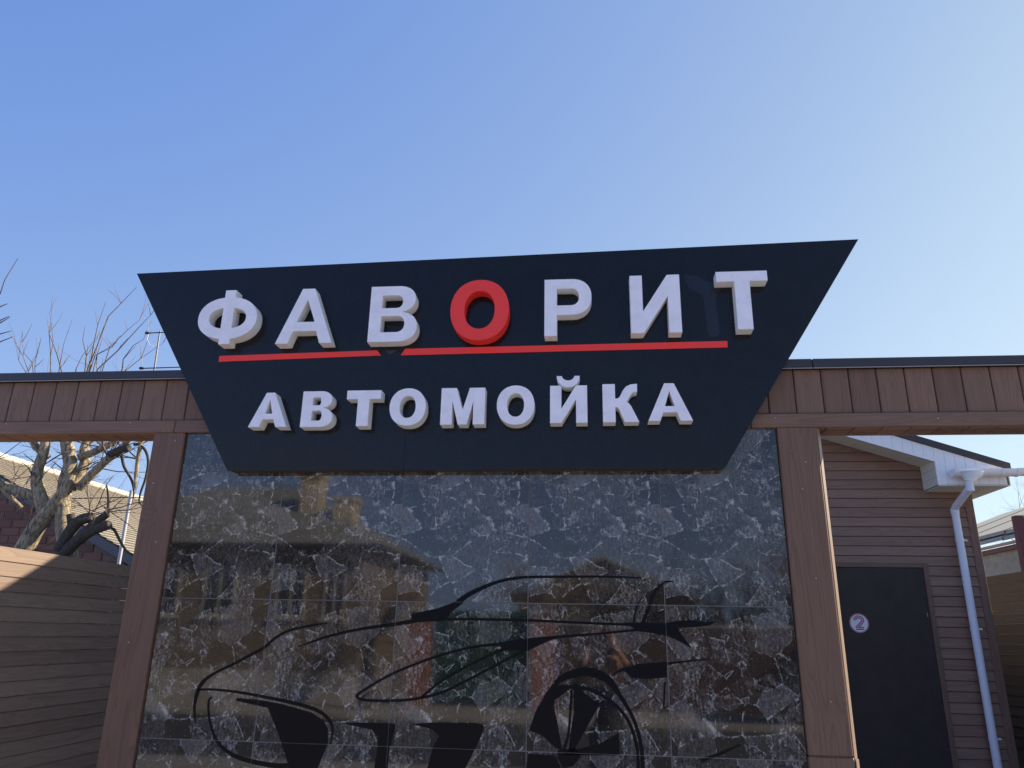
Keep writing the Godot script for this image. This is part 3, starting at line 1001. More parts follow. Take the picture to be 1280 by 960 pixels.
func car_wash() -> void:
	var o := thing("car_wash_building", "brown sided car wash building with black door and white boxed eave", "building", Vector3(0, 0, -7))
	var s := Shape.new()
	s.prism(PackedVector2Array([Vector2(-3.56, 0), Vector2(3.56, 0), Vector2(3.56, 3.2), Vector2(0, 4.42), Vector2(-3.56, 3.2)]), [], -10.2, -4.013)
	obj("wall", s, wood("dark", 1), o)
	for i in 40:
		var y1 := 3.592 - 0.0896 * i
		var y0 := maxf(y1 - 0.0862, 0.01)
		var x1 := minf(3.5, 3.72 - (y0 - 3.1) / 0.345)
		var x0 := -0.6
		if y1 < 2.37 and y1 > 0.25:
			obj("siding_board", lap_board(0, -4.0, y0, y1, x0, 2.219, 0.009), wood("siding", i * 3 + i / 3 + 1), o)
			x0 = 3.082
		if x1 > x0:
			obj("siding_board", lap_board(0, -4.0, y0, y1, x0, x1, 0.009), wood("siding", i * 3 + i / 3), o)
	s = Shape.new()
	s.block(Vector3(3.5, 0, -4.06), Vector3(3.575, 3.06, -3.988), 0.004)
	obj("corner_trim", s, wood("v", 2), o)
	# door
	s = Shape.new()
	s.block(Vector3(2.266, 0.2, -4.012), Vector3(3.035, 2.32, -3.992), 0.003)
	var door := obj("door", s, M.door, o)
	s = Shape.new()
	s.block(Vector3(3.004, 1.885, -3.992), Vector3(3.016, 1.925, -3.978), 0.003)
	obj("latch", s, M.steel, door)
	for q in [[2.22, 0.0, 2.265, 2.365], [3.0365, 0.0, 3.081, 2.365], [2.266, 2.3215, 3.0355, 2.365]]:
		s = Shape.new()
		s.block(Vector3(q[0], q[1], -4.012), Vector3(q[2], q[3], -3.984), 0.003)
		obj("door_frame", s, wood("h" if q[1] > 1 else "v", 3), o)
	s = Shape.new()
	s.block(Vector3(2.266, 0, -4.012), Vector3(3.035, 0.198, -3.9), 0.01)
	obj("door_step", s, M.concrete, o)
	# round number plate on the door
	s = Shape.new()
	s.tube([Vector3(2.41, 1.824, -3.9915), Vector3(2.41, 1.824, -3.9885)], [0.085, 0.085], 40)
	var plate := obj("number_plate", s, mat(Vector3(0.74, 0.73, 0.74), 0.4), door)
	plate.set_meta("label", "round white plate with a red number 2")
	s = Shape.new()
	s.prism(oval(2.41, 1.824, 0.0835, 0.0835), [oval(2.41, 1.824, 0.0765, 0.0765)], -3.9884, -3.9878)
	obj("plate_rim", s, mat(Vector3(0.45, 0.03, 0.04), 0.4), plate)
	for k in 2:
		s = Shape.new()
		var two := [2.375, 1.848, 2.38, 1.868, 2.41, 1.878, 2.44, 1.862, 2.436, 1.835, 2.408, 1.806, 2.383, 1.78]
		var lines := [[two, 6], [[2.377, 1.779, 2.41, 1.779, 2.446, 1.779], 1]]
		for l in lines:
			var wd := 0.027 if k == 0 else 0.011
			var ws := []
			ws.resize(int(l[0].size() / 2.0))
			ws.fill(wd)
			var sm := smooth_line(pairs(l[0]), ws, l[1])
			for f in ribbon_quads(sm[0], sm[1]):
				s.prism(f, [], -3.9884, -3.9879 + 0.0005 * k + (0.0002 if l[1] == 1 else 0.0), Transform3D(), false)
		obj("number_two" if k == 0 else "number_inside", s, mat(Vector3(0.4, 0.03, 0.04), 0.4) if k == 0 else mat(Vector3(0.45, 0.4, 0.5), 0.4), plate)
	# roof: two slopes
	for sx in [1.0, -1.0]:
		s = Shape.new()
		var pl := PackedVector2Array([Vector2(0, 4.53), Vector2(0, 4.47), Vector2(3.79 * sx, 3.169), Vector2(3.79 * sx, 3.229)])
		if Geometry2D.is_polygon_clockwise(pl):
			pl.reverse()
		s.prism(pl, [], -10.6, -3.65)
		obj("roof", s, M.roof_metal, o)
	# boarded verge, its sloping underside and the boxed end of the eave
	var starts := []
	for i in 20:
		starts.append(3.15 - 0.0878 * (20 - i))
	for i in 7:
		starts.append(3.15 + 0.0878 * i)
	for x in starts:
		var xe: float = minf(x + 0.0878, 3.745)
		var ends := [x + 0.0012, xe - 0.0012]
		var pts := []
		for e in ends:
			pts.append(Vector2(e, 3.036 if x > 3.14 else 3.26 + (3.15 - e) * 0.328))
		for e in [ends[1], ends[0]]:
			pts.append(Vector2(e, 3.168 + (3.79 - e) * 0.3433 - 0.002))
		s = Shape.new()
		s.prism(PackedVector2Array(pts), [], -3.68, -3.668)
		obj("verge_board", s, M.white, o)
		if x < 3.14:
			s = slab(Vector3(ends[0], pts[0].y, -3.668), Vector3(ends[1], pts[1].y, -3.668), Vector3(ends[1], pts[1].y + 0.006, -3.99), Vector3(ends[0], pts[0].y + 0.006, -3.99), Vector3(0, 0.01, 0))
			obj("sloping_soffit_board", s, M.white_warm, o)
	s = slab(Vector3(1.45, 3.26 + 1.7 * 0.328 - 0.012, -3.664), Vector3(3.15, 3.248, -3.664), Vector3(3.15, 3.27, -3.664), Vector3(1.45, 3.26 + 1.7 * 0.328 + 0.01, -3.664), Vector3(0, 0, -0.006))
	obj("verge_trim", s, M.white, o)
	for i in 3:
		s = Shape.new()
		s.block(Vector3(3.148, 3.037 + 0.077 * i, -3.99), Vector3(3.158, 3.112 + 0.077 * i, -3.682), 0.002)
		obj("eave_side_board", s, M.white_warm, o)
	s = Shape.new()
	s.block(Vector3(3.146, 3.03, -3.678), Vector3(3.166, 3.255, -3.661), 0.003)
	obj("eave_corner_trim", s, M.white, o)
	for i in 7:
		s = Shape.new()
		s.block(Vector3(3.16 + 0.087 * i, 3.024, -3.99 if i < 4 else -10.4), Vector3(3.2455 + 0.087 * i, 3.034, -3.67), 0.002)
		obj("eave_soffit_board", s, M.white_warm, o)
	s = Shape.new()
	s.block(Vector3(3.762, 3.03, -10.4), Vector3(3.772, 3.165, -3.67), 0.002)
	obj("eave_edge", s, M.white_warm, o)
	# gutter and downpipe
	var g := thing("gutter", "white half round gutter on brackets across the eave box", "gutter", Vector3(3.9, 3.1, -3.6))
	var half := oval(0, 0, 0.056, 0.062, PI, TAU, 16)
	half.append_array(oval(0, 0, 0.051, 0.057, TAU, PI, 16))
	var across := Basis(Vector3(0, 0, 1), Vector3(0, 1, 0), Vector3(-1, 0, 0))
	for q in [[3.262, 3.79, 0.0], [3.793, 4.75, 0.004]]:
		s = Shape.new()
		s.prism(half, [], -q[1], -q[0], Transform3D(across, Vector3(0, 3.158 + q[2], -3.6)))
		obj("trough", s, M.white, g)
	for q in [3.252, 3.272, 3.655, 3.785]:
		s = Shape.new()
		var col := oval(0, 0, 0.060, 0.066, PI, TAU, 16)
		if q == 3.252:
			s.prism(col, [], -3.262, -q, Transform3D(across, Vector3(0, 3.158, -3.6)))
		else:
			col.append_array(oval(0, 0, 0.0565, 0.0625, TAU, PI, 16))
			s.prism(col, [], -q - 0.02, -q, Transform3D(across, Vector3(0, 3.158, -3.6)))
		obj("end_cap" if q == 3.252 else "collar", s, M.white, g)
	s = Shape.new()
	s.tube([Vector3(3.4, 3.128, -3.6), Vector3(3.4, 3.108, -3.6), Vector3(3.388, 3.062, -3.6), Vector3(3.385, 3.05, -3.6)], [0.12, 0.1, 0.044, 0.038], 24)
	obj("outlet", s, M.white, g)
	var d := thing("downpipe", "white round downpipe with an elbow running down the brown siding", "downpipe", Vector3(3.37, 0, -3.9))
	s = Shape.new()
	s.tube([Vector3(3.385, 3.055, -3.6), Vector3(3.385, 3.01, -3.602), Vector3(3.383, 2.985, -3.618), Vector3(3.368, 2.875, -3.885), Vector3(3.366, 2.85, -3.91), Vector3(3.366, 2.81, -3.918), Vector3(3.366, 2.0, -3.918), Vector3(3.366, 0.15, -3.918)], [0.033, 0.033, 0.033, 0.033, 0.033, 0.033, 0.033, 0.033], 20)
	obj("pipe", s, M.pipe, d)
	for y in [2.99, 2.835]:
		s = Shape.new()
		s.tube([Vector3(3.366 + (0.018 if y > 2.9 else 0.0), y - 0.025, -3.918 if y < 2.9 else -3.606), Vector3(3.366 + (0.018 if y > 2.9 else 0.0), y + 0.02, -3.918 if y < 2.9 else -3.602)], [0.0365, 0.0365], 20)
		obj("elbow_sleeve", s, M.pipe, d)
	for y in [2.567, 1.79, 0.9]:
		s = Shape.new()
		s.tube([Vector3(3.366, y - 0.012, -3.918), Vector3(3.366, y + 0.012, -3.918)], [0.036, 0.036], 20)
		s.block(Vector3(3.398, y - 0.008, -3.94), Vector3(3.44, y + 0.008, -3.93), 0.002)
		s.block(Vector3(3.36, y - 0.006, -3.995), Vector3(3.37, y + 0.006, -3.955), 0.002)
		obj("bracket", s, M.pipe, d)


func brick_house() -> void:
	var rng := RandomNumberGenerator.new()
	rng.seed = 5
	var o := thing("brick_house", "dark red brick house with ribbed beige roof behind the left tree", "house", Vector3(-8.6, 0, -9))
	var s := Shape.new()
	s.prism(PackedVector2Array([Vector2(-11.4, 0), Vector2(-5.75, 0), Vector2(-5.75, 2.5), Vector2(-8.59, 3.9), Vector2(-11.4, 2.5)]), [], -15.0, -5.512)
	obj("wall", s, M.mortar, o)
	var kinds := []
	for i in 6:
		kinds.append(mat(Vector3(0.15, 0.07, 0.052) * rng.randf_range(0.75, 1.25), 0.85))
	for row in 21:
		var y := 1.85 + 0.1 * row
		var x := -9.2 + (0.13 if row % 2 else 0.0)
		while x < -5.8:
			var xe := minf(x + 0.252, -5.752)
			if y + 0.09 < 2.5 + (-5.75 - xe) * 0.49 - 0.02 and y + 0.09 < 3.85 and xe - x > 0.05:
				s = Shape.new()
				s.block(Vector3(x, y, -5.53), Vector3(xe - 0.01, y + 0.089, -5.503 + rng.randf_range(0, 0.004)), 0.003)
				obj("brick", s, kinds[rng.randi() % 6], o)
			x += 0.262
	# roof: courses run along the ridge, each lower edge with a dark strip that paints in its shadow line
	var rm := [mottled(Vector3(0.38, 0.345, 0.28), 1.5, 0.3, 0.85, 51), mottled(Vector3(0.35, 0.32, 0.26), 1.5, 0.3, 0.85, 53)]
	for sx in [1.0, -1.0]:
		s = slab(Vector3(-8.59, 3.98, -5.42), Vector3(-8.59 + sx * 3.15, 2.42, -5.42), Vector3(-8.59 + sx * 3.15, 2.42, -15.3), Vector3(-8.59, 3.98, -15.3), Vector3(0, -0.02, 0))
		var roof := obj("roof", s, M.roof_metal, o)
		if sx < 0:
			continue
		var edge := Shape.new()
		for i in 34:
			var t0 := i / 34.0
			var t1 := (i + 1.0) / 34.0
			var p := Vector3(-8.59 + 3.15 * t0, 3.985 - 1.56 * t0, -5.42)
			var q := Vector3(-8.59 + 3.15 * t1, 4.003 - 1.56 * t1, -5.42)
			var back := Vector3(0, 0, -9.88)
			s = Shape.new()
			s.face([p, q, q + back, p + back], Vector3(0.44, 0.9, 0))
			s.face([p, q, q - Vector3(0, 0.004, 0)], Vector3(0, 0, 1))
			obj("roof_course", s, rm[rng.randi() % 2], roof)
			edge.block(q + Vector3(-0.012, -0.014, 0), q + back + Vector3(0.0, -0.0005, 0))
		obj("course_shade_strips", edge, mottled(Vector3(0.13, 0.11, 0.085), 4.0, 0.6, 0.9, 55), roof)
		s = slab(Vector3(-8.59, 3.962, -5.42), Vector3(-8.59 + sx * 3.15, 2.402, -5.42), Vector3(-8.59 + sx * 3.15, 2.29, -5.42), Vector3(-8.59, 3.85, -5.42), Vector3(0, 0, -0.03))
		obj("barge_board", s, mat(Vector3(0.09, 0.095, 0.11), 0.6), o)
	s = Shape.new()
	s.tube([Vector3(-8.59, 4.01, -5.4), Vector3(-8.59, 4.01, -15.3)], [0.05, 0.05], 10)
	obj("ridge_cap", s, mat(Vector3(0.6, 0.57, 0.5), 0.7), o)
	s = Shape.new()
	s.tube([Vector3(-5.19, 0, -4.5), Vector3(-5.18, 1.8, -4.5), Vector3(-5.185, 3.14, -4.5)], [0.02, 0.02, 0.02], 12)
	tag(obj("white_pole", s, mat(Vector3(0.5, 0.5, 0.52), 0.6)), "thin white upright pole in front of the beige roof", "pole")
	s = Shape.new()
	s.tube([Vector3(-9.5, 3.06, -4.6), Vector3(-7, 3.045, -4.6), Vector3(-5.19, 3.06, -4.5), Vector3(-3.9, 3.0, -4.4)], [0.006, 0.006, 0.006, 0.006], 5)
	tag(obj("cable", s, M.dark_metal), "dark thin cable strung across in front of the beige roof", "cable")


func left_tree() -> void:
	var rng := RandomNumberGenerator.new()
	rng.seed = 17
	var z := -2.5
	var t := thing("pollarded_tree", "bare pollarded tree with thick forked limbs behind the left fence", "tree", Vector3(-4.6, 0, z))
	var s := Shape.new()
	s.tube([Vector3(-4.3, 0, z), Vector3(-4.33, 1.2, z), Vector3(-4.335, 2.1, z)] + V([-4.345, 2.253, -4.44, 2.45, -4.485, 2.65, -4.507, 2.861, -4.492, 3.0, -4.54, 3.12, -4.585, 3.22, -4.6, 3.5], z), [0.12, 0.1, 0.085, 0.078, 0.063, 0.06, 0.058, 0.056, 0.055, 0.05, 0.035], 12)
	obj("trunk", s, M.bark, t)
	var limbs := [
		[[-4.95, 1.2, -4.86, 2.0, -4.746, 2.25, -4.66, 2.45, -4.56, 2.6, -4.47, 2.75, -4.43, 2.9], [0.09, 0.085, 0.08, 0.072, 0.062, 0.05, 0.04], 0.02],
		[[-4.62, 2.56, -4.67, 2.68, -4.73, 2.82, -4.735, 2.95, -4.7, 3.08, -4.7, 3.22, -4.78, 3.5], [0.06, 0.058, 0.05, 0.046, 0.042, 0.038, 0.025], 0.05],
		[[-4.72, 3.05, -4.79, 3.13, -4.86, 3.24, -4.95, 3.45], [0.036, 0.03, 0.026, 0.02], 0.06],
		[[-4.67, 2.66, -4.78, 2.73, -4.94, 2.78, -5.12, 2.87, -5.3, 3.05], [0.045, 0.04, 0.034, 0.03, 0.024], 0.08],
		[[-4.44, 2.78, -4.41, 2.94, -4.42, 3.06, -4.48, 3.16, -4.5, 3.25, -4.48, 3.6], [0.045, 0.045, 0.042, 0.04, 0.036, 0.022], -0.08],
		[[-4.43, 3.06, -4.34, 3.1, -4.25, 3.16, -4.19, 3.21, -4.12, 3.35], [0.034, 0.032, 0.03, 0.026, 0.018], -0.04],
		[[-4.37, 2.79, -4.25, 2.92, -4.12, 3.04, -4.00, 3.14, -3.94, 3.20, -3.88, 3.32], [0.04, 0.036, 0.033, 0.028, 0.02, 0.01], 0.04],
		[[-3.86, 2.78, -3.87, 2.89, -3.88, 3.04, -3.88, 3.17, -3.89, 3.36], [0.012, 0.016, 0.018, 0.018, 0.012], 0.0],
		[[-4.86, 2.62, -4.98, 2.76, -5.12, 2.93, -5.3, 3.0], [0.02, 0.018, 0.016, 0.01], 0.15]]
	for l in limbs:
		s = Shape.new()
		var pts: Array = V(l[0], z)
		for i in pts.size():
			pts[i].z += l[2] * i / pts.size() * 3.0
		s.tube(smooth_path(pts), smooth_radii(l[1]), 10)
		obj("limb", s, M.bark, t)
	for l in [[[-4.36, 2.25, -4.31, 2.4, -4.24, 2.5, -4.13, 2.53], [0.055, 0.05, 0.045, 0.042]], [[-4.34, 2.2, -4.22, 2.34, -4.1, 2.42, -3.965, 2.47], [0.05, 0.048, 0.042, 0.038]], [[-4.2, 2.38, -4.1, 2.48, -4.0, 2.56], [0.035, 0.034, 0.03]], [[-4.3, 2.46, -4.33, 2.55], [0.034, 0.032]], [[-4.09, 3.06, -4.0, 3.1, -3.92, 3.12], [0.032, 0.032, 0.03]]]:
		s = Shape.new()
		s.tube(smooth_path(V(l[0], z + 0.09)), smooth_radii(l[1]), 10)
		obj("sawn_stub", s, M.bark_dark, t)
	var br := Shape.new()
	# long upright shoots that show above the beam
	var shoots := [
		[-4.80, 3.85, -4.90, 4.05, -5.03, 4.27, -5.02, 4.37], [-4.85, 3.97, -4.86, 4.13, -4.96, 4.41], [-4.90, 4.05, -4.95, 4.21, -4.98, 4.47],
		[-4.73, 3.85, -4.74, 4.09, -4.71, 4.34], [-4.61, 3.86, -4.63, 4.04, -4.70, 4.20, -4.71, 4.34], [-4.52, 3.89, -4.53, 4.12, -4.53, 4.32, -4.50, 4.55],
		[-4.51, 4.04, -4.49, 3.92, -4.45, 3.85], [-4.43, 3.86, -4.39, 4.04, -4.34, 4.34, -4.24, 4.47, -4.12, 4.63], [-4.39, 3.96, -4.24, 4.04, -4.18, 4.15],
		[-4.38, 4.10, -4.24, 4.27, -4.14, 4.37], [-4.40, 3.86, -4.24, 4.04, -4.09, 4.25, -3.99, 4.38], [-4.19, 3.87, -4.20, 3.97, -4.13, 4.10, -4.04, 4.16],
		[-4.20, 3.86, -4.06, 3.99, -3.87, 4.14], [-5.13, 3.86, -5.23, 3.98, -5.29, 4.12], [-5.10, 3.87, -5.19, 4.02, -5.28, 4.14], [-4.98, 3.88, -4.99, 3.97, -4.98, 4.15],
		[-5.03, 3.93, -5.13, 4.02, -5.18, 4.13], [-5.31, 3.89, -5.37, 4.02, -5.38, 4.08], [-4.61, 3.87, -4.58, 3.99, -4.46, 4.20]]
	for q in shoots:
		var pts: Array = V(q, z)
		var dz := rng.randf_range(-0.12, 0.12)
		for i in pts.size():
			pts[i].z += dz
		var down: Vector3 = pts[0] + Vector3((-4.55 - pts[0].x) * 0.35, -0.5, 0)
		pts.push_front(down)
		var r0 := 0.0085 if pts.size() > 4 else 0.0055
		var rads := []
		for i in pts.size():
			rads.append(r0 * (1.0 - 0.78 * i / (pts.size() - 1)))
		br.tube(pts, rads, 5, false)
		for i in range(1, pts.size()):
			for k in 2:
				if rng.randf() < 0.35:
					grow(br, pts[i], Vector3(rng.randf_range(-0.7, 0.7), 0.8, rng.randf_range(-0.5, 0.5)), rng.randf_range(0.1, 0.3), 0.0035, 0, rng)
	for l in limbs:
		var pts: Array = V(l[0], z)
		for i in range(2, pts.size()):
			for k in 3:
				grow(br, pts[i] + Vector3(0, 0, l[2] * i / pts.size() * 3.0), Vector3(rng.randf_range(-1, 1), rng.randf_range(-0.1, 0.9), rng.randf_range(-0.8, 0.8)), rng.randf_range(0.2, 0.45), 0.0065, 2, rng, 0.1, 0.8, 2)
	for k in 22:
		var from := Vector3(rng.randf_range(-4.45, -3.85), rng.randf_range(2.45, 3.1), z + rng.randf_range(-0.15, 0.25))
		from = from.lerp([Vector3(-4.13, 2.53, z + 0.09), Vector3(-4.0, 2.56, z + 0.09), Vector3(-4.09, 3.06, z + 0.09), Vector3(-4.2, 3.0, z)][k % 4], 0.85)
		grow(br, from, Vector3(rng.randf_range(-1, 1), rng.randf_range(-0.3, 1), rng.randf_range(-0.6, 0.6)), rng.randf_range(0.25, 0.5), 0.006, 2, rng, 0.05, 0.8, 2)
	obj("branches", br, M.twig, t)
	# drooping dark shoots beside the post
	s = Shape.new()
	s.tube(smooth_path(V([-4.06, 3.12, -4.03, 3.06, -3.99, 2.97, -3.91, 2.87, -3.87, 2.78, -3.86, 2.70], z)), smooth_radii([0.014, 0.013, 0.012, 0.011, 0.008, 0.005]), 6)
	s.tube(smooth_path(V([-3.94, 3.17, -3.89, 3.17, -3.82, 3.11, -3.78, 3.01, -3.78, 2.87, -3.80, 2.76, -3.80, 2.68, -3.76, 2.63], z)), smooth_radii([0.014, 0.013, 0.012, 0.012, 0.011, 0.01, 0.008, 0.005]), 6)
	s.tube(smooth_path(V([-4.12, 2.81, -4.09, 2.73, -4.07, 2.63, -4.08, 2.53, -4.10, 2.44], z)), smooth_radii([0.006, 0.01, 0.013, 0.014, 0.014]), 6)
	s.tube(smooth_path(V([-4.00, 2.45, -3.97, 2.43, -3.91, 2.35, -3.84, 2.27, -3.76, 2.23], z)), smooth_radii([0.013, 0.012, 0.011, 0.009, 0.006]), 6)
	obj("drooping_shoot", s, M.bark_dark, t)
	# another tree further left: only the tips of its crown reach into the picture
	var n := thing("bare_tree", "bare tree at the left edge, only dark twig tips showing", "tree", Vector3(-6.6, 0, -2.6))
	s = Shape.new()
	s.tube([Vector3(-6.6, 0, -2.6), Vector3(-6.55, 1.5, -2.6), Vector3(-6.5, 3.2, -2.55)], [0.13, 0.11, 0.08], 10)
	obj("trunk", s, M.bark_dark, n)
	br = Shape.new()
	for q in [[-5.57, 4.66, -5.56, 4.80, -5.48, 5.03], [-5.54, 4.52, -5.47, 4.55], [-5.50, 4.38, -5.42, 4.42], [-5.50, 4.35, -5.41, 4.41], [-5.47, 4.24, -5.36, 4.27], [-5.45, 4.16, -5.33, 4.21]]:
		var pts: Array = V(q, -2.5)
		pts.push_front(pts[0] + Vector3(-0.5, -0.35, 0))
		pts.push_front(Vector3(-6.5, 3.2, -2.55))
		var rads := [0.03, 0.008, 0.006, 0.003]
		br.tube(pts, rads.slice(0, pts.size()) if pts.size() == 4 else [0.03, 0.008, 0.006, 0.005, 0.003], 5, false)
	for k in 7:
		grow(br, Vector3(-6.5, 3.2, -2.55), Vector3(rng.randf_range(-1, 0.1), 1, rng.randf_range(-0.7, 0.7)), 1.0, 0.04, 3, rng, 0.2, 0.6, 3)
	obj("branches", br, M.twig, n)


func antenna() -> void:
	var a := thing("antenna", "small rod antenna with two cross bars standing on the left beam", "antenna", Vector3(-2.295, 2.93, -0.06))
	var s := Shape.new()
	s.tube([Vector3(-2.295, 2.928, -0.06), Vector3(-2.303, 3.185, -0.06)], [0.0048, 0.0042], 8)
	obj("mast", s, M.steel, a)
	for q in [[-2.372, -2.262, 3.174], [-2.368, -2.14, 2.972]]:
		s = Shape.new()
		s.tube([Vector3(q[0], q[2] - 0.001, -0.055), Vector3(q[1], q[2] + 0.002, -0.055)], [0.0035, 0.003], 6)
		obj("cross_bar", s, M.dark_metal, a)
		s = Shape.new()
		s.tube([Vector3(q[0] - 0.008, q[2], -0.055), Vector3(q[0] + 0.012, q[2], -0.055)], [0.0075, 0.0075], 8)
		obj("bar_end", s, M.dark_metal, a)
		s = Shape.new()
		s.tube([Vector3(q[0] + 0.002, q[2], -0.055), Vector3(q[0] - 0.006, q[2] + 0.075, -0.055)], [0.0016, 0.0012], 5)
		obj("rod", s, M.steel, a)
	s = Shape.new()
	s.tube([Vector3(-2.362, 3.17, -0.055), Vector3(-2.364, 3.135, -0.055), Vector3(-2.345, 3.105, -0.055), Vector3(-2.305, 3.09, -0.058)], [0.0018, 0.0018, 0.0018, 0.0018], 5)
	obj("wire", s, M.white, a)


func right_side() -> void:
	var rng := RandomNumberGenerator.new()
	rng.seed = 23
	# low outbuilding that runs back beyond the right fence
	var o := thing("outbuilding", "plain beige outbuilding with grey slate roof beyond the right fence", "shed", Vector3(9, 0, -10))
	var s := Shape.new()
	s.block(Vector3(7.02, 0, -16), Vector3(10.5, 3.24, -5))
	obj("wall", s, M.plaster, o)
	s = Shape.new()
	s.block(Vector3(6.86, 3.245, -16.1), Vector3(6.93, 3.285, -4.9), 0.006)
	obj("eave_board", s, mat(Vector3(0.55, 0.36, 0.27), 0.7), o)
	s = Shape.new()
	s.block(Vector3(6.95, 3.17, -16.1), Vector3(7.015, 3.243, -4.9), 0.006)
	obj("wall_plate", s, mat(Vector3(0.2, 0.08, 0.06), 0.7), o)
	for i in 11:
		var z := -16.1 + 1.02 * i
		for k in 2:
			var a := Vector3(6.80 + 0.05 * k, 3.30 + 0.105 * k + 0.012 * (i % 2), z)
			var b := a + Vector3(3.2, 1.25, 0)
			s = slab(a, a + Vector3(0, 0, 1.06), b + Vector3(0, 0, 1.06), b, Vector3(0, 0.06, 0))
			obj("roof_sheet", s, M.slate, o)
	s = Shape.new()
	s.block(Vector3(5.48, 0, -7.06), Vector3(5.59, 3.262, -6.95), 0.006)
	tag(obj("rusty_post", s, mottled(Vector3(0.15, 0.055, 0.05), 6.0, 0.5, 0.8, 61)), "rusty square steel post in front of the slate roof at the right edge", "post")
	var t := thing("bare_tree", "pale bare tree rising behind the outbuilding at the right edge", "tree", Vector3(12.4, 0, -18))
	s = Shape.new()
	s.tube([Vector3(12.4, 0, -18), Vector3(12.35, 1.5, -18), Vector3(12.2, 3.2, -18)], [0.2, 0.17, 0.12], 10)
	obj("trunk", s, M.bark, t)
	s = Shape.new()
	for k in 9:
		grow(s, Vector3(12.2, 3.1 + 0.1 * k, -18), Vector3(rng.randf_range(-1.3, 0.6), rng.randf_range(0.35, 1.1), rng.randf_range(-0.8, 0.8)), 1.15, 0.045, 4, rng, 0.05, 0.75, 3)
	obj("branches", s, mat(Vector3(0.16, 0.13, 0.11), 0.9), t)


func hip_roof(s: Shape, x0: float, x1: float, z0: float, z1: float, y: float, ridge: float, inset: float) -> void:
	var zm := (z0 + z1) / 2
	var a := Vector3(x0, y, z0)
	var b := Vector3(x1, y, z0)
	var c := Vector3(x1, y, z1)
	var d := Vector3(x0, y, z1)
	var e := Vector3(x0 + inset, ridge, zm)
	var f := Vector3(x1 - inset, ridge, zm)
	s.face([a, b, f, e], Vector3(0, 1, -1))
	s.face([c, d, e, f], Vector3(0, 1, 1))
	s.face([b, c, f], Vector3(1, 1, 0))
	s.face([d, a, e], Vector3(-1, 1, 0))
	s.face([a, b, c, d], Vector3.DOWN)

func window(o: Node3D, x0: float, x1: float, y0: float, y1: float, z: float) -> void:
	var s := Shape.new()
	var t := 0.07
	for q in [[x0, y0, x1, y0 + t], [x0, y1 - t, x1, y1], [x0, y0 + t, x0 + t, y1 - t], [x1 - t, y0 + t, x1, y1 - t], [(x0 + x1) / 2 - 0.03, y0 + t, (x0 + x1) / 2 + 0.03, y1 - t]]:
		s.block(Vector3(q[0], q[1], z - 0.05), Vector3(q[2], q[3], z - 0.001), 0.006)
	s.block(Vector3(x0 - 0.08, y0 - 0.07, z - 0.14), Vector3(x1 + 0.08, y0 - 0.002, z - 0.001), 0.01)
	var w := obj("window", s, M.concrete, o)
	s = Shape.new()
	s.block(Vector3(x0 + 0.02, y0 + 0.02, z - 0.02), Vector3(x1 - 0.02, y1 - 0.02, z - 0.0005))
	obj("pane", s, M.glass, w)

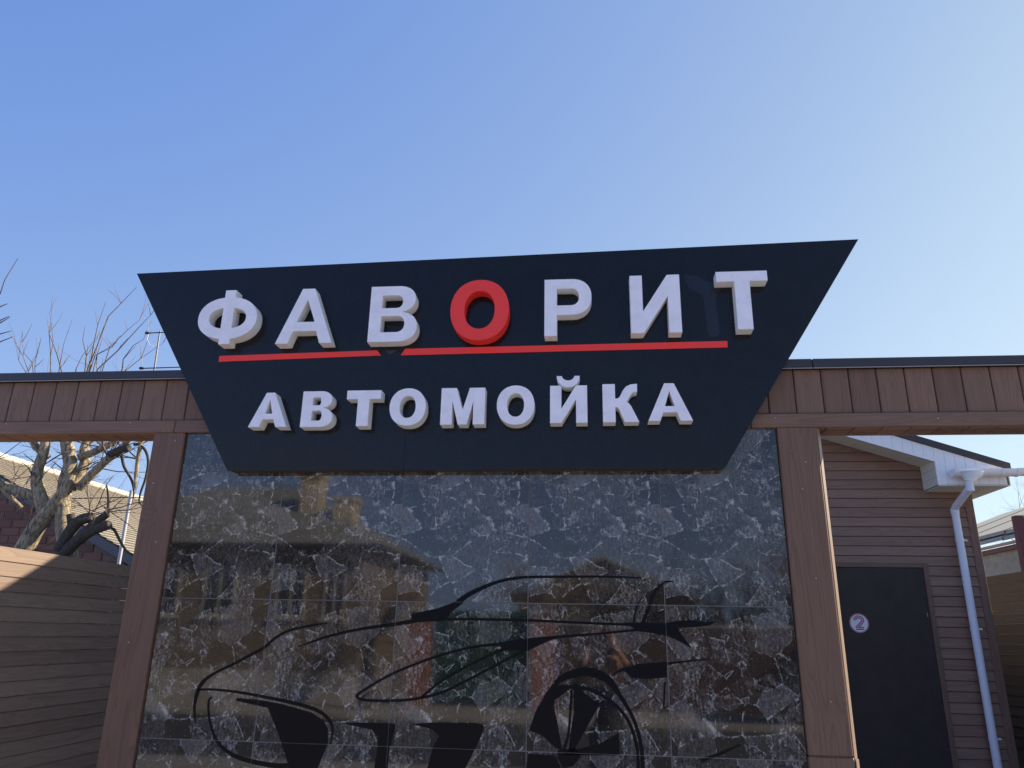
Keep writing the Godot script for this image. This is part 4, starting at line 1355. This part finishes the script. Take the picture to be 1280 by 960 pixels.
# what stands behind the camera and is mirrored in the polished tiles
func across_the_street() -> void:
	var rng := RandomNumberGenerator.new()
	rng.seed = 29
	var o := thing("tan_house", "tan plastered house with grey hip roof and two chimneys mirrored in the tiles", "house", Vector3(-10.8, 0, 20))
	var s := Shape.new()
	s.block(Vector3(-16, 0, 16), Vector3(-5.9, 3.8, 24))
	obj("wall", s, mottled(Vector3(0.23, 0.185, 0.145), 0.8, 0.4, 0.9, 71), o)
	s = Shape.new()
	s.block(Vector3(-16.02, 0, 15.94), Vector3(-5.88, 0.7, 15.999), 0.01)
	obj("plinth", s, M.concrete, o)
	s = Shape.new()
	hip_roof(s, -16.5, -5.3, 15.5, 24.5, 3.805, 6.1, 4.2)
	var roof := obj("roof", s, mottled(Vector3(0.30, 0.30, 0.28), 1.4, 0.4, 0.85, 73), o)
	s = Shape.new()
	s.block(Vector3(-16.5, 3.72, 15.42), Vector3(-5.3, 3.8, 15.5), 0.01)
	obj("eave_gutter", s, M.dark_metal, o)
	for q in [[-8.2, 18.0, 5.95], [-6.95, 17.4, 5.15]]:
		s = Shape.new()
		s.block(Vector3(q[0] - 0.3, 4.0, q[1] - 0.3), Vector3(q[0] + 0.3, q[2], q[1] + 0.3), 0.02)
		s.block(Vector3(q[0] - 0.37, q[2], q[1] - 0.37), Vector3(q[0] + 0.37, q[2] + 0.14, q[1] + 0.37), 0.02)
		obj("chimney", s, mottled(Vector3(0.55, 0.46, 0.32), 2.0, 0.4, 0.9, 75), roof)
	for q in [[-14.2, -13.3], [-11.7, -10.8], [-10.15, -9.24], [-8.18, -7.36], [-6.9, -6.3]]:
		window(o, q[0], q[1], 1.98, 3.2, 16.0)
	var g := thing("green_gate", "dark green sheet metal double gate mirrored between brick piers", "gate", Vector3(-2.75, 0, 16))
	for q in [[-3.93, -2.76], [-2.74, -1.58]]:
		s = Shape.new()
		s.block(Vector3(q[0], 0.12, 16.0), Vector3(q[1], 2.22, 16.03), 0.005)
		for k in 6:
			s.block(Vector3(q[0] + 0.02 + k * 0.19, 0.16, 15.985), Vector3(q[0] + 0.06 + k * 0.19, 2.18, 15.999), 0.004)
		obj("leaf", s, mat(Vector3(0.012, 0.075, 0.045), 0.4), g)
	for x in [-4.3, -1.23]:
		var b := thing("brick_pier", "orange brick gate pier %s the green gate" % ("on the tan house side of" if x < -3 else "on the far side of"), "pier", Vector3(x, 0, 16.05), "gate piers")
		s = Shape.new()
		s.block(Vector3(x - 0.27, 0, 15.8), Vector3(x + 0.27, 2.15, 16.3), 0.01)
		obj("shaft", s, mottled(Vector3(0.33, 0.14, 0.085), 5.0, 0.4, 0.9, 77, Vector3(1, 2.6, 1)), b)
		s = Shape.new()
		s.block(Vector3(x - 0.33, 2.152, 15.74), Vector3(x + 0.33, 2.24, 16.36), 0.02)
		obj("cap", s, M.concrete, b)
	var w := thing("street_wall", "low dark brown street wall running on from the brick pier", "wall", Vector3(6, 0, 16.1))
	s = Shape.new()
	s.block(Vector3(-0.93, 0, 16.0), Vector3(14, 1.9, 16.2), 0.01)
	obj("wall_face", s, mottled(Vector3(0.10, 0.062, 0.05), 1.5, 0.5, 0.9, 79), w)
	s = Shape.new()
	s.block(Vector3(-0.95, 1.902, 15.95), Vector3(14, 1.97, 16.25), 0.01)
	obj("coping", s, M.concrete, w)
	o = thing("gabled_house", "brown gabled house standing further back, mirrored in the right tiles", "house", Vector3(1.5, 0, 38))
	s = Shape.new()
	s.prism(PackedVector2Array([Vector2(-3.6, 0), Vector2(4.6, 0), Vector2(4.6, 3.4), Vector2(0.5, 5.2), Vector2(-3.6, 3.4)]), [], 34.0, 42.0)
	obj("wall", s, mottled(Vector3(0.2, 0.16, 0.115), 0.8, 0.5, 0.9, 81), o)
	for sx in [1.0, -1.0]:
		s = Shape.new()
		var pl := PackedVector2Array([Vector2(0.5, 5.36), Vector2(0.5, 5.24), Vector2(0.5 + 4.5 * sx, 3.26), Vector2(0.5 + 4.5 * sx, 3.38)])
		if Geometry2D.is_polygon_clockwise(pl):
			pl.reverse()
		s.prism(pl, [], 33.6, 42.4)
		obj("roof", s, M.slate, o)
	for q in [[-2.6, -1.6], [0.0, 1.0], [2.6, 3.6]]:
		window(o, q[0], q[1], 1.6, 2.9, 34.0)
	var trees := [["leafless street tree mirrored between the two houses", -1.3, 18.6, 4.2, 31], ["tall leafless tree mirrored at the right end of the tiles", 5.6, 18.4, 5.0, 33], ["leafless young tree mirrored in front of the tan house", -5.2, 14.6, 3.0, 35]]
	for q in trees:
		var t := thing("street_tree", q[0], "tree", Vector3(q[1], 0, q[2]), "bare trees across the street")
		rng.seed = q[4]
		s = Shape.new()
		s.tube([Vector3(q[1], 0, q[2]), Vector3(q[1] + 0.05, q[3] * 0.3, q[2]), Vector3(q[1], q[3] * 0.55, q[2])], [0.16, 0.13, 0.1], 10)
		obj("trunk", s, M.bark_dark, t)
		s = Shape.new()
		for k in 8:
			grow(s, Vector3(q[1], q[3] * (0.35 + 0.025 * k), q[2]), Vector3(rng.randf_range(-1, 1), rng.randf_range(0.3, 1.2), rng.randf_range(-1, 1)), q[3] * 0.3, 0.05, 3, rng, 0.15, 0.7, 4)
		obj("branches", s, M.twig, t)
	for i in 5:
		var x: float = [0.6, 2.2, 3.9, 7.4, 9.2][i]
		var h: float = [3.9, 4.5, 4.0, 4.4, 3.8][i]
		var t := thing("garden_tree", ["low twiggy garden tree mirrored just right of the red brick pier", "tallest twiggy garden tree, mirrored right of the middle of the tiles", "twiggy garden tree mirrored above the tail of the car drawing", "twiggy garden tree at the far right behind the street wall", "last twiggy garden tree beyond the right end of the mirrored row"][i], "tree", Vector3(x, 0, 19), "garden trees behind the street wall")
		rng.seed = 90 + i
		s = Shape.new()
		s.tube([Vector3(x, 0, 19), Vector3(x + 0.04, h * 0.4, 19)], [0.12, 0.09], 8)
		obj("trunk", s, M.bark_dark, t)
		s = Shape.new()
		for k in 16:
			grow(s, Vector3(x, h * rng.randf_range(0.25, 0.5), 19), Vector3(rng.randf_range(-1, 1), rng.randf_range(0.1, 1.1), rng.randf_range(-1, 1)), h * 0.27, 0.05, 3, rng, 0.12, 0.8, 4)
		obj("branches", s, mat(Vector3(0.09, 0.068, 0.045), 0.9), t)
	parked_car()


func parked_car() -> void:
	var at := Vector3(5.6, 0, 14.0)
	var c := thing("parked_car", "dark grey hatchback parked by the street wall, mirrored low at the right", "car", at)
	var s := Shape.new()
	var prof := pairs([-2.0, 0.32, -1.95, 0.25, 1.9, 0.25, 2.02, 0.4, 2.0, 0.72, 1.85, 0.86, 0.95, 0.96, -1.85, 1.0, -2.0, 0.85])
	s.prism(prof, [], -0.84, 0.84, Transform3D(Basis(), at))
	var body := obj("body", s, mat(Vector3(0.06, 0.062, 0.07), 0.2), c)
	s = Shape.new()
	s.prism(pairs([-1.8, 0.985, 0.98, 0.945, 0.25, 1.42, -0.2, 1.5, -1.2, 1.47]), [], -0.7, 0.7, Transform3D(Basis(), at))
	obj("cabin", s, mat(Vector3(0.06, 0.062, 0.07), 0.2), c)
	for sz in [-1.0, 1.0]:
		s = Shape.new()
		s.prism(pairs([-1.55, 1.03, -0.5, 1.02, -0.5, 1.4, -1.12, 1.39]), [], 0.0, 0.012, Transform3D(Basis(Vector3(1, 0, 0), Vector3(0, 1, 0), Vector3(0, 0, sz)), at + Vector3(0, 0, 0.701 * sz)))
		obj("side_window", s, M.glass, c)
		s = Shape.new()
		s.prism(pairs([-0.42, 1.02, 0.72, 1.0, 0.2, 1.36, -0.2, 1.42, -0.42, 1.41]), [], 0.0, 0.012, Transform3D(Basis(Vector3(1, 0, 0), Vector3(0, 1, 0), Vector3(0, 0, sz)), at + Vector3(0, 0, 0.701 * sz)))
		obj("side_window", s, M.glass, c)
		for x in [-1.3, 1.25]:
			s = Shape.new()
			s.tube([at + Vector3(x, 0.31, sz * 0.66), at + Vector3(x, 0.31, sz * 0.85)], [0.31, 0.31], 24)
			var wh := obj("wheel", s, mat(Vector3(0.02, 0.02, 0.02), 0.8), c)
			s = Shape.new()
			s.tube([at + Vector3(x, 0.31, sz * 0.85), at + Vector3(x, 0.31, sz * 0.862)], [0.2, 0.18], 20)
			obj("rim", s, M.steel, wh)
		s = Shape.new()
		s.block(at + Vector3(-2.01, 0.7, sz * 0.7 - 0.1), at + Vector3(-1.9, 0.92, sz * 0.7 + 0.145), 0.02)
		obj("tail_light", s, mat(Vector3(0.5, 0.01, 0.01), 0.2), body)
		s = Shape.new()
		s.block(at + Vector3(1.9, 0.62, sz * 0.66 - 0.1), at + Vector3(2.02, 0.78, sz * 0.66 + 0.185), 0.02)
		obj("headlight", s, mat(Vector3(0.7, 0.7, 0.7), 0.1), body)


func photographer() -> void:
	# someone holding a phone up at the camera's place; seen only as a reflection in the tiles
	var f := Vector3(0.13, 0, 3.78)
	var p := thing("person", "person in dark jacket holding a phone up, mirrored in the tiles", "person", f)
	var H := func(x: float, y: float, z: float) -> Vector3: return f + Vector3(x, y, z)
	var head: Vector3 = H.call(0.03, 1.435, -0.08)
	# limbs: hands at the phone's sides
	var hand := {-1: Vector3(-0.015, 1.66, 3.535), 1: Vector3(0.15, 1.66, 3.535)}
	var skin := Shape.new()
	var body := [
		[H.call(0, 1.22, 0.03), head + Vector3(0, -0.06, 0.03), 0.05, 0.05],
		[H.call(-0.1, 1.16, 0.04), H.call(0.1, 1.16, 0.04), 0.07, 0.07],
		[H.call(0, 1.12, 0.04), H.call(0, 0.92, 0.03), 0.11, 0.105],
		[H.call(-0.06, 0.86, 0.02), H.call(0.06, 0.86, 0.02), 0.1, 0.1]]
	var jacket := []
	for b in body.slice(1):
		jacket.append([b[0], b[1], b[2] + 0.014, b[3] + 0.014])
	var trousers := [[H.call(-0.06, 0.84, 0.02), H.call(0.06, 0.84, 0.02), 0.108, 0.108]]
	var shoes := []
	for sd in [-1, 1]:
		var sh: Vector3 = H.call(0.165 * sd, 1.17, 0.04)
		var el: Vector3 = H.call(0.27 * sd, 1.27, -0.17)
		var wr: Vector3 = hand[sd] + Vector3(0.03 * sd, -0.07, 0.03)
		body.append([sh, el, 0.045, 0.038])
		body.append([el, wr, 0.038, 0.026])
		jacket.append([sh, el, 0.07, 0.056])
		jacket.append([el, el.lerp(wr, 0.45), 0.052, 0.044])
		var hip: Vector3 = H.call(0.085 * sd, 0.84, 0.02)
		var kn: Vector3 = H.call(0.1 * sd, 0.45, 0.0)
		var an: Vector3 = H.call(0.11 * sd, 0.08, 0.03)
		body.append([hip, kn, 0.075, 0.052])
		body.append([kn, an, 0.05, 0.036])
		body.append([an + Vector3(0, -0.04, 0.02), an + Vector3(0.02 * sd, -0.045, -0.15), 0.03, 0.025])
		trousers.append([hip, kn, 0.095, 0.07])
		trousers.append([kn, an + Vector3(0, 0.02, 0), 0.068, 0.055])
		shoes.append([an + Vector3(0, -0.035, 0.03), an + Vector3(0.02 * sd, -0.04, -0.16), 0.045, 0.038])
	nets(skin, body, 0.016, 80.0)
	# head with brow, nose, mouth, chin, ears
	var hd := [[head + Vector3(0, 0.03, 0.015), head + Vector3(0, 0.045, 0.03), 0.078, 0.082], [head + Vector3(0, -0.03, -0.02), head + Vector3(0, -0.07, -0.035), 0.058, 0.04], [head + Vector3(0, -0.02, -0.072), head + Vector3(0, 0.012, -0.07), 0.013, 0.007], [head + Vector3(-0.02, -0.058, -0.068), head + Vector3(0.02, -0.058, -0.068), 0.009, 0.009], [head + Vector3(0, -0.095, -0.052), head + Vector3(0, -0.095, -0.05), 0.022, 0.022]]
	for sd in [-1.0, 1.0]:
		hd.append([head + Vector3(0.081 * sd, 0.012, 0.015), head + Vector3(0.079 * sd, -0.025, 0.01), 0.014, 0.01])
		hd.append([head + Vector3(0.018 * sd, 0.03, -0.066), head + Vector3(0.045 * sd, 0.03, -0.055), 0.011, 0.01])
	nets(skin, hd, 0.008, 160.0)
	# hands: palm, four bent fingers behind and beside the phone, thumb in front
	for sd in [-1, 1]:
		var h: Vector3 = hand[sd]
		var bones := [[h + Vector3(0.03 * sd, -0.07, 0.03), h + Vector3(0.012 * sd, -0.03, 0.02), 0.024, 0.026], [h + Vector3(0.012 * sd, -0.03, 0.02), h + Vector3(0.014 * sd, 0.02, 0.016), 0.026, 0.022]]
		nets(skin, bones, 0.007, 150.0)
		for k in 4:
			var y := -0.03 + 0.021 * k
			var l: float = [0.85, 1.0, 1.05, 0.95][k]
			var a := h + Vector3(0.014 * sd, y, 0.008)
			var b := a + Vector3(-0.006 * sd, 0.003, -0.034 * l)
			var c := b + Vector3(-0.03 * sd * l, 0.002, -0.004)
			var e := c + Vector3(-0.022 * sd * l, 0.001, 0.006)
			var fb := [[a, b, 0.0095, 0.009], [b, c, 0.009, 0.0082], [c, e, 0.0082, 0.0072]]
			for q in fb:
				for w in 2:
					q[w].z = maxf(q[w].z, 3.52)
			nets(skin, fb, 0.0045, 500.0)
		var t0 := h + Vector3(0.0, -0.035, 0.03)
		nets(skin, [[t0, t0 + Vector3(-0.02 * sd, 0.03, 0.012), 0.013, 0.0105], [t0 + Vector3(-0.02 * sd, 0.03, 0.012), t0 + Vector3(-0.03 * sd, 0.06, 0.006), 0.0105, 0.009]], 0.005, 400.0)
	var bd := obj("body", skin, mat(Vector3(0.5, 0.27, 0.18), 0.5), p)
	var s := Shape.new()
	nets(s, jacket, 0.018, 90.0)
	obj("jacket", s, mat(Vector3(0.02, 0.022, 0.028), 0.75), p)
	s = Shape.new()
	nets(s, trousers, 0.02, 60.0)
	obj("trousers", s, mat(Vector3(0.03, 0.035, 0.06), 0.85), p)
	s = Shape.new()
	nets(s, shoes, 0.015, 80.0)
	obj("shoes", s, mat(Vector3(0.02, 0.02, 0.02), 0.6), p)
	s = Shape.new()
	nets(s, [[head + Vector3(0, 0.075, 0.03), head + Vector3(0, 0.05, 0.055), 0.078, 0.084], [head + Vector3(0, 0.02, 0.06), head + Vector3(0, -0.05, 0.06), 0.07, 0.05]], 0.01, 100.0)
	obj("hair", s, mat(Vector3(0.02, 0.014, 0.01), 0.6), p)
	for sd in [-1.0, 1.0]:
		s = Shape.new()
		s.tube([head + Vector3(0.03 * sd - 0.008, 0.012, -0.072), head + Vector3(0.03 * sd + 0.008, 0.012, -0.072)], [0.006, 0.006], 8)
		obj("eye", s, mat(Vector3(0.03, 0.02, 0.015), 0.2), bd)
	var ph := thing("phone", "dark phone held up by the person in the dark jacket", "phone", Vector3(0.02, 1.66, 3.52))
	s = Shape.new()
	s.box(Vector3(0.067, 1.66, 3.512), Vector3(0.15, 0.075, 0.008), 0.003, Basis(Vector3.RIGHT, 0.32))
	obj("case", s, mat(Vector3(0.015, 0.015, 0.017), 0.3), ph)
	s = Shape.new()
	s.box(Vector3(0.067, 1.6595, 3.5165), Vector3(0.142, 0.068, 0.002), 0.0005, Basis(Vector3.RIGHT, 0.32))
	obj("screen", s, M.glass, ph)
